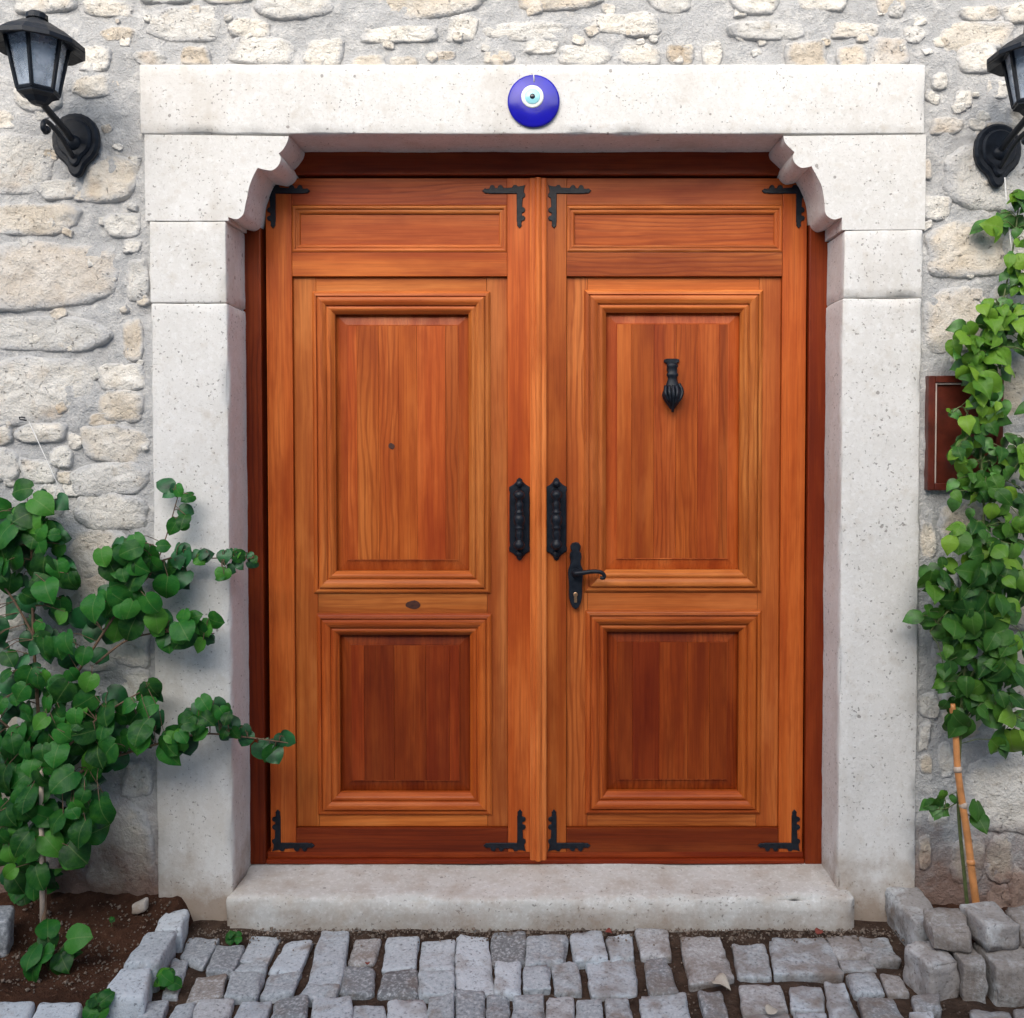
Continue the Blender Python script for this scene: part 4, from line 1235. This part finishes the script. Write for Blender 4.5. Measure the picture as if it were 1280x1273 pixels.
def add_leaf(parent, pos, size, rnd, meshes, mat, spin=0.9, tilt=0.55, bias=(0, 0), name='leaf', mass=None):
    m = leaf_variant(rnd.choice(meshes), mat)
    nrm = Vector((rnd.uniform(-tilt, tilt) + bias[0], -1.0, 0.35 + rnd.uniform(-tilt, tilt) + bias[1])).normalized()
    down = Vector((0, 0, -1)); down = (down - nrm * down.dot(nrm)).normalized()
    a = rnd.gauss(0, spin)
    tip = Matrix.Rotation(a, 3, nrm) @ down
    xax = tip.cross(nrm)
    M3 = Matrix((xax, tip, nrm)).transposed().to_4x4()
    if mass:
        mass_leaf(mass, m, Matrix.Translation(pos) @ M3 @ Matrix.Diagonal((size, size, size, 1)))
        return tip
    o = bpy.data.objects.new(name, m); COL.objects.link(o)
    o.parent = parent
    o.matrix_parent_inverse = Matrix.Translation(-parent.location)
    o.matrix_basis = Matrix.Translation(pos) @ M3 @ Matrix.Diagonal((size * rnd.uniform(0.9, 1.12), size, size, 1))
    return tip
def stem_part(parent, paths, leaves_at, mat, name='stem', petr=0.0013):
    """paths: list of (list of Vector, radius0, radius1); thin stalks lead to each leaf"""
    bm = bmesh.new(); allp = []
    for pts, r0, r1 in paths:
        pp = catmull(pts, 5)
        n = len(pp)
        tube_bm(bm, pp, [r0 + (r1 - r0) * i / (n - 1) for i in range(n)], 7)
        allp += pp
    for q in leaves_at:
        best = min(allp, key=lambda p: (p - q).length_squared)
        if (best - q).length > 0.30: continue
        mid = (best + q) / 2 + Vector((0, -0.012, 0.012))
        tube_bm(bm, [best, mid, q], petr, 4, False)
    link(name, bm_done(bm, name, True), mat, parent)

def W2(px, py, Y): return U(px, py, Y)
# left bush
rl = random.Random(21)
base = G(52, 1185, 0.03)
bush = empty('climbing_bush', (base.x, base.y, 0.03), 'dark green round-leaved climbing bush against the wall left of the door', 'bush')
pathsL = [
    ([(54,1190,-0.27),(55,1100,-0.20),(50,1000,-0.14),(48,900,-0.11),(42,800,-0.09),(40,700,-0.08),(35,640,-0.06)], 0.008, 0.003),
    ([(50,1000,-0.14),(110,960,-0.13),(180,935,-0.12),(250,918,-0.10),(310,922,-0.08),(368,930,-0.06)], 0.005, 0.002),
    ([(48,900,-0.11),(90,850,-0.13),(130,790,-0.13),(170,730,-0.10),(205,700,-0.07),(250,698,-0.06),(318,698,-0.05)], 0.005, 0.0016),
    ([(160,745,-0.11),(190,715,-0.08),(208,670,-0.05),(222,622,-0.05)], 0.0028, 0.0015),
    ([(120,830,-0.13),(160,800,-0.13),(210,790,-0.11),(268,792,-0.08)], 0.004, 0.0016),
    ([(48,940,-0.12),(0,900,-0.12),(-40,860,-0.10)], 0.004, 0.002),
    ([(45,800,-0.09),(10,740,-0.10),(-30,700,-0.08)], 0.004, 0.002),
    ([(52,1050,-0.18),(20,1040,-0.20),(-30,1000,-0.18)], 0.004, 0.002),
    ([(60,960,-0.16),(120,900,-0.16),(185,860,-0.12)], 0.004, 0.002),
]
P3 = [([W2(*p) for p in pts], a, b) for pts, a, b in pathsL]
blobsL = [  # cx, cy, rx, ry, count, ynear, yfar, size(px)
    (38,650,40,30,17,-0.10,-0.05,33),(30,700,50,40,23,-0.13,-0.05,34),(62,715,28,40,12,-0.12,-0.05,30),(40,770,55,35,17,-0.15,-0.05,30),
    (162,705,38,26,18,-0.16,-0.06,33),(180,730,34,20,10,-0.15,-0.06,32),(222,620,8,8,3,-0.06,-0.05,26),(241,628,6,6,1,-0.06,-0.05,24),(226,655,10,12,3,-0.06,-0.05,24),
    (240,698,22,12,7,-0.09,-0.05,26),(228,725,10,12,3,-0.09,-0.05,28),(288,705,16,12,6,-0.07,-0.04,20),(314,702,6,9,4,-0.05,-0.03,15),(285,723,10,7,3,-0.07,-0.04,22),
    (150,775,45,28,18,-0.18,-0.06,34),(215,790,30,22,12,-0.15,-0.06,30),(255,795,14,18,6,-0.11,-0.06,24),
    (60,835,65,40,26,-0.18,-0.05,29),(70,890,75,40,26,-0.18,-0.05,29),(90,935,80,38,34,-0.20,-0.06,31),(30,940,45,50,28,-0.18,-0.06,31),
    (190,868,12,18,4,-0.12,-0.05,26),(170,905,45,22,13,-0.17,-0.06,32),(215,925,40,25,16,-0.17,-0.06,32),(262,905,26,24,10,-0.14,-0.06,30),(292,925,16,16,5,-0.10,-0.06,22),
    (314,938,10,12,2,-0.08,-0.06,28),(350,937,14,12,5,-0.07,-0.05,25),
    (60,1005,70,32,30,-0.24,-0.08,33),(25,1055,40,38,24,-0.25,-0.10,33),(85,1050,28,32,11,-0.24,-0.12,31),(38,1098,28,16,8,-0.24,-0.15,30),(112,1015,16,16,3,-0.22,-0.12,32),
    (-30,760,25,120,12,-0.12,-0.06,32),(-30,980,25,90,9,-0.18,-0.08,32),
]
at = []; LV = []
for (cx, cy, rx, ry, n, yn, yf, sp) in blobsL:
    for i in range(int(n * 1.2 + 0.5)):
        a = rl.uniform(0, 2 * math.pi); r = math.sqrt(rl.random())
        t = rl.random()
        Y = yf + (yn - yf) * t
        size = sp / 410.0 * rl.uniform(0.50, 1.02)
        p = W2(cx + rx * r * math.cos(a), cy + ry * r * math.sin(a) - sp * 0.4, Y)
        LV.append((t + size * 4, p, size))
LV.sort(key=lambda q: -q[0])
for i, (_, p, size) in enumerate(LV):
    add_leaf(bush, p, size, rl, LEAF_L, M['leafL'], 0.75, 0.55, mass='L' if i >= 300 else None)
    at.append(p)
flush_mass('L', bush, M['massL'])
stem_part(bush, P3, at, M['twig'])
# right vine
rr = random.Random(5)
base = G(1222, 1163, 0.05)
vine = empty('climbing_vine', (base.x, base.y, 0.05), 'bright green climbing vine on the wall right of the door', 'vine')
pathsR = [
    ([(1212,1165,-0.14),(1206,1100,-0.12),(1198,1010,-0.10),(1200,930,-0.10),(1206,840,-0.10),(1222,740,-0.09),(1230,640,-0.08),(1225,540,-0.07),(1235,450,-0.06),(1255,370,-0.05),(1268,300,-0.04),(1275,240,-0.04)], 0.006, 0.002),
    ([(1206,860,-0.10),(1240,800,-0.13),(1270,760,-0.12),(1300,700,-0.10)], 0.004, 0.002),
    ([(1222,740,-0.09),(1190,760,-0.12),(1162,790,-0.12)], 0.003, 0.0015),
    ([(1230,640,-0.08),(1265,590,-0.09),(1300,540,-0.08)], 0.003, 0.0015),
    ([(1225,560,-0.07),(1205,510,-0.08),(1188,520,-0.08)], 0.003, 0.0015),
    ([(1204,900,-0.10),(1235,880,-0.13),(1280,900,-0.12)], 0.003, 0.0015),
    ([(1200,1000,-0.10),(1185,1010,-0.12),(1170,1012,-0.13)], 0.002, 0.0012),
    ([(1198,1010,-0.10),(1212,1020,-0.12),(1220,1025,-0.13)], 0.002, 0.0012),
]
P3 = [([W2(*p) for p in pts], a, b) for pts, a, b in pathsR]
blobsR = [  # ... young
    (1272,262,14,16,6,-0.07,-0.04,26,1),(1250,290,12,10,3,-0.06,-0.04,34,1),(1278,300,8,20,4,-0.06,-0.04,26,1),(1270,352,20,24,13,-0.09,-0.04,30,1),(1252,405,30,24,18,-0.10,-0.05,32,1),
    (1222,440,32,22,16,-0.11,-0.05,36,1),(1230,480,32,26,18,-0.12,-0.05,36,1),(1278,420,20,30,10,-0.09,-0.04,30,1),
    (1228,520,26,26,15,-0.12,-0.05,30,.6),(1188,520,6,5,2,-0.09,-0.07,22,.6),(1222,570,34,30,20,-0.13,-0.05,28,.3),(1268,580,20,34,11,-0.12,-0.05,30,.5),
    (1222,625,34,28,19,-0.14,-0.05,31,.3),(1265,650,24,34,14,-0.13,-0.05,31,.3),(1228,690,44,28,22,-0.16,-0.05,36,.3),(1200,735,44,30,20,-0.16,-0.06,38,.2),
    (1250,740,38,34,20,-0.18,-0.06,40,.22),(1180,790,28,32,13,-0.16,-0.06,36,.08),(1230,800,44,34,20,-0.18,-0.06,36,.08),(1262,830,26,26,10,-0.18,-0.06,42,.2),
    (1205,850,34,24,14,-0.16,-0.06,32,.03),(1240,880,38,26,16,-0.16,-0.06,36,.05),(1196,900,20,20,6,-0.15,-0.06,40,0),(1268,920,16,18,5,-0.14,-0.06,40,.4),(1245,945,8,12,2,-0.14,-0.06,36,1),
    (1176,1012,14,14,6,-0.14,-0.10,28,0),(1218,1025,5,10,2,-0.13,-0.10,36,0),
    (1310,600,25,250,22,-0.15,-0.06,34,.4),
]
at = []; LV = []
for (cx, cy, rx, ry, n, yn, yf, sp, yg) in blobsR:
    for i in range(int(n * 1.7 + 0.5)):
        a = rr.uniform(0, 2 * math.pi); r = math.sqrt(rr.random())
        t = rr.random()
        Y = yf + (yn - yf) * t
        size = sp / 410.0 * rr.uniform(0.42, 0.88)
        p = W2(cx + rx * r * math.cos(a), cy + ry * r * math.sin(a) - sp * 0.4, Y)
        mt = M['leafY'] if rr.random() < yg else M['leafR']
        LV.append((t + size * 5, p, size, mt))
LV.sort(key=lambda q: -q[0])
for i, (_, p, size, mt) in enumerate(LV):
    add_leaf(vine, p, size, rr, LEAF_R + LEAF_L[:3], mt, 0.8, 0.75, mass='R' if i >= 300 else None)
    if i % 2 == 0: at.append(p)
flush_mass('R', vine, M['massR'])
stem_part(vine, P3, at, M['greenstem'])

# bamboo cane
def make_cane():
    pts_px = [(1190,880,-0.105),(1195,925,-0.115),(1197,960,-0.13),(1203,1005,-0.145),(1210,1050,-0.16),(1216,1100,-0.175),(1226,1170,-0.19)]
    pts = [W2(*p) for p in pts_px]
    c = empty('bamboo_cane', pts[-1], 'orange bamboo cane propping the vine on the right', 'cane')
    bm = bmesh.new()
    pp = catmull(pts, 6)
    tube_bm(bm, pp, [0.0095 + 0.002 * i / len(pp) for i in range(len(pp))], 12)
    link('shaft', bm_done(bm, 'shaft', True), M['bamboo'], c)
    for (px, py, Y) in ((1204,1007,-0.1455),(1213.5,1078,-0.169),(1197,962,-0.131)):
        p = W2(px, py, Y)
        bm = bmesh.new()
        d = (W2(px + 6, py + 40, Y - 0.012) - p).normalized()
        tube_bm(bm, [p - d * 0.009, p - d * 0.002, p + d * 0.002, p + d * 0.008], [0.0108, 0.0128, 0.0128, 0.0112], 12)
        link('node_ring', bm_done(bm, 'node_ring', True), M['stake' if py < 1020 else 'bamboo'], c)
make_cane()
def make_stake():
    pts = [W2(51.5,960,-0.185), W2(52,1070,-0.215), W2(53.5,1186,-0.245)]
    bm = bmesh.new()
    tube_bm(bm, pts, [0.0062, 0.0068, 0.0070], 8)
    o = link('wooden_stake', bm_done(bm, 'wooden_stake', True), M['stake'])
    tag(o, 'thin pale wooden stake in the soil under the left bush', 'stake')
make_stake()
def make_string(pts, label, rad=0.0014):
    bm = bmesh.new()
    tube_bm(bm, [W2(*p) for p in pts], rad, 5)
    o = link('string', bm_done(bm, 'string', True), M['string'])
    tag(o, label, 'string')
make_string([(36,527,-0.010),(72,605,-0.016),(63,640,-0.03),(52,672,-0.05)], 'thin white string tied from a wall nail to the left bush', 0.0013)
make_string([(1256,222,-0.03),(1258,255,-0.035),(1263,300,-0.035),(1268,340,-0.04)], 'white string hanging from the right lantern into the vine', 0.0022)
def make_nail():
    p = W2(28, 522, -0.004)
    bm = bmesh.new()
    tube_bm(bm, [p + Vector((0, 0.03, 0)), p + Vector((0, -0.016, 0)), p + Vector((0.002, -0.018, -0.006)), p + Vector((0.022, -0.016, -0.010))], 0.0022, 6)
    o = link('nail', bm_done(bm, 'nail', True), M['iron'])
    tag(o, 'bent dark nail in the wall above the left bush', 'nail')
make_nail()

# weeds
def weed(px, py, z, n, size, label, spread, up=0.35, mat='leafL'):
    b = G(px, py, z)
    rw = random.Random(int(px * 3 + py))
    w = empty('weed', b, label, 'weed')
    bm = bmesh.new()
    for i in range(n):
        a = rw.uniform(0, 2 * math.pi); r = spread * math.sqrt(rw.random())
        p = b + Vector((r * math.cos(a), r * math.sin(a) * 0.6, rw.uniform(0.2, 1.0) * up * spread * 2 + 0.012))
        add_leaf(w, p, size * rw.uniform(0.75, 1.25), rw, LEAF_L, M[mat], 1.6, 0.6, (0, 0.9))
        tube_bm(bm, [b - Vector((0, 0, 0.006)), (b + p) / 2 + Vector((0, 0, 0.01)), p], 0.0012, 4, False)
    link('stem', bm_done(bm, 'stem', True), M['greenstem'], w)
weed(62, 1212, 0.03, 11, 0.060, 'leafy green weed at the foot of the pale stake', 0.055, 0.8)
weed(205, 1236, 0.0, 9, 0.034, 'small green weed growing between the edging block and the cobbles', 0.026, 0.6)
weed(120, 1268, 0.02, 9, 0.036, 'small green weed at the bottom edge beside the granite edging blocks', 0.03, 0.5)
weed(290, 1178, 0.0, 8, 0.020, 'tiny grass tuft in the cobble joint by the left end of the doorstep', 0.028, 0.2)
weed(140, 1156, 0.06, 3, 0.014, 'tiny seedling in the dark soil below the wall', 0.010, 0.4)
weed(45, 1130, 0.06, 8, 0.055, 'dark trailing weed on the soil left of the pale stake', 0.06, 0.9)

# fallen leaves and petals
def litter(name, px, py, z, size, mat, label, cat, seed, sy=1.0):
    p = G(px, py, z)
    bm = bmesh.new()
    m = leaf_mesh(seed, True, 0.55)
    bm.from_mesh(m)
    bmesh.ops.solidify(bm, geom=list(bm.faces), thickness=0.02)
    me = bm_done(bm, name, True)
    o = link(name, me, mat)
    o.location = p
    o.rotation_euler = (0.1, 0.15, seed * 1.3)
    o.scale = (size, size * sy, size)
    tag(o, label, cat)
litter('dry_leaf', 893, 1226, 0.016, 0.055, M['deadleaf'], 'curled pale dry leaf on the cobbles right of centre', 'leaf', 3)
litter('dry_leaf', 960, 1268, 0.016, 0.04, M['deadleaf'], 'pale dry leaf at the bottom edge of the cobbles', 'leaf', 9)
litter('petal', 459, 1206, 0.010, 0.016, M['redpetal'], 'bright red petal between the cobbles left of centre', 'petal', 5)
litter('petal', 757, 1164, 0.012, 0.024, M['redpetal'], 'reddish fallen petal against the middle of the doorstep', 'petal', 8)
litter('petal', 1022, 1168, 0.012, 0.030, M['redpetal'], 'reddish fallen petal by the right end of the doorstep', 'petal', 14)
p = U(178, 1150, -0.03)
o = link('stone_chip', rblock(0.045, 0.03, 0.035, 0.008, 0.012, 0.006, 40, 91, lambda w: Vector((p.x - 0.02 + w.x, -0.07 + w.y, 0.052 + w.z + 0.3 * w.x))), M['tuff'])
tag(o, 'white stone chip on the soil beside the left door jamb', 'stone')

# grit: uncountable crumbs in the joints and on the soil
def make_grit():
    rg = random.Random(77)
    vs = []; fs = []
    base = [(1,0,0),(-1,0,0),(0,1,0),(0,-1,0),(0,0,1),(0,0,-1)]
    bf = [(0,2,4),(2,1,4),(1,3,4),(3,0,4),(2,0,5),(1,2,5),(3,1,5),(0,3,5)]
    for i in range(2600):
        t = rg.random()
        if t < 0.45:
            x = rg.uniform(-1.1, 1.1); y = -0.055 - abs(rg.gauss(0, 0.035)); z = 0.004
        elif t < 0.75:
            x = rg.uniform(-1.3, 1.2); y = rg.uniform(-0.65, -0.05); z = -0.014
        else:
            x = rg.uniform(-1.65, -1.15); y = rg.uniform(-0.42, -0.02); z = 0.024 + 0.055 * max(0, (y + 0.16) / 0.16)
            if x > -1.20: continue
        s = rg.uniform(0.0015, 0.005) * (1.8 if rg.random() < 0.08 else 1)
        rot = Matrix.Rotation(rg.uniform(0, 6), 3, 'Z') @ Matrix.Rotation(rg.uniform(0, 6), 3, 'X')
        b = len(vs)
        for v in base:
            q = rot @ (Vector(v) * s * rg.uniform(0.6, 1.2))
            vs.append((x + q.x, y + q.y, z + q.z + s * 0.3))
        fs += [tuple(k + b for k in f) for f in bf]
    o = link('grit', mesh_from('grit', vs, fs), M['pebble'])
    tag(o, 'fine brown grit and crumbs in the cobble joints', 'grit', kind='stuff')
make_grit()
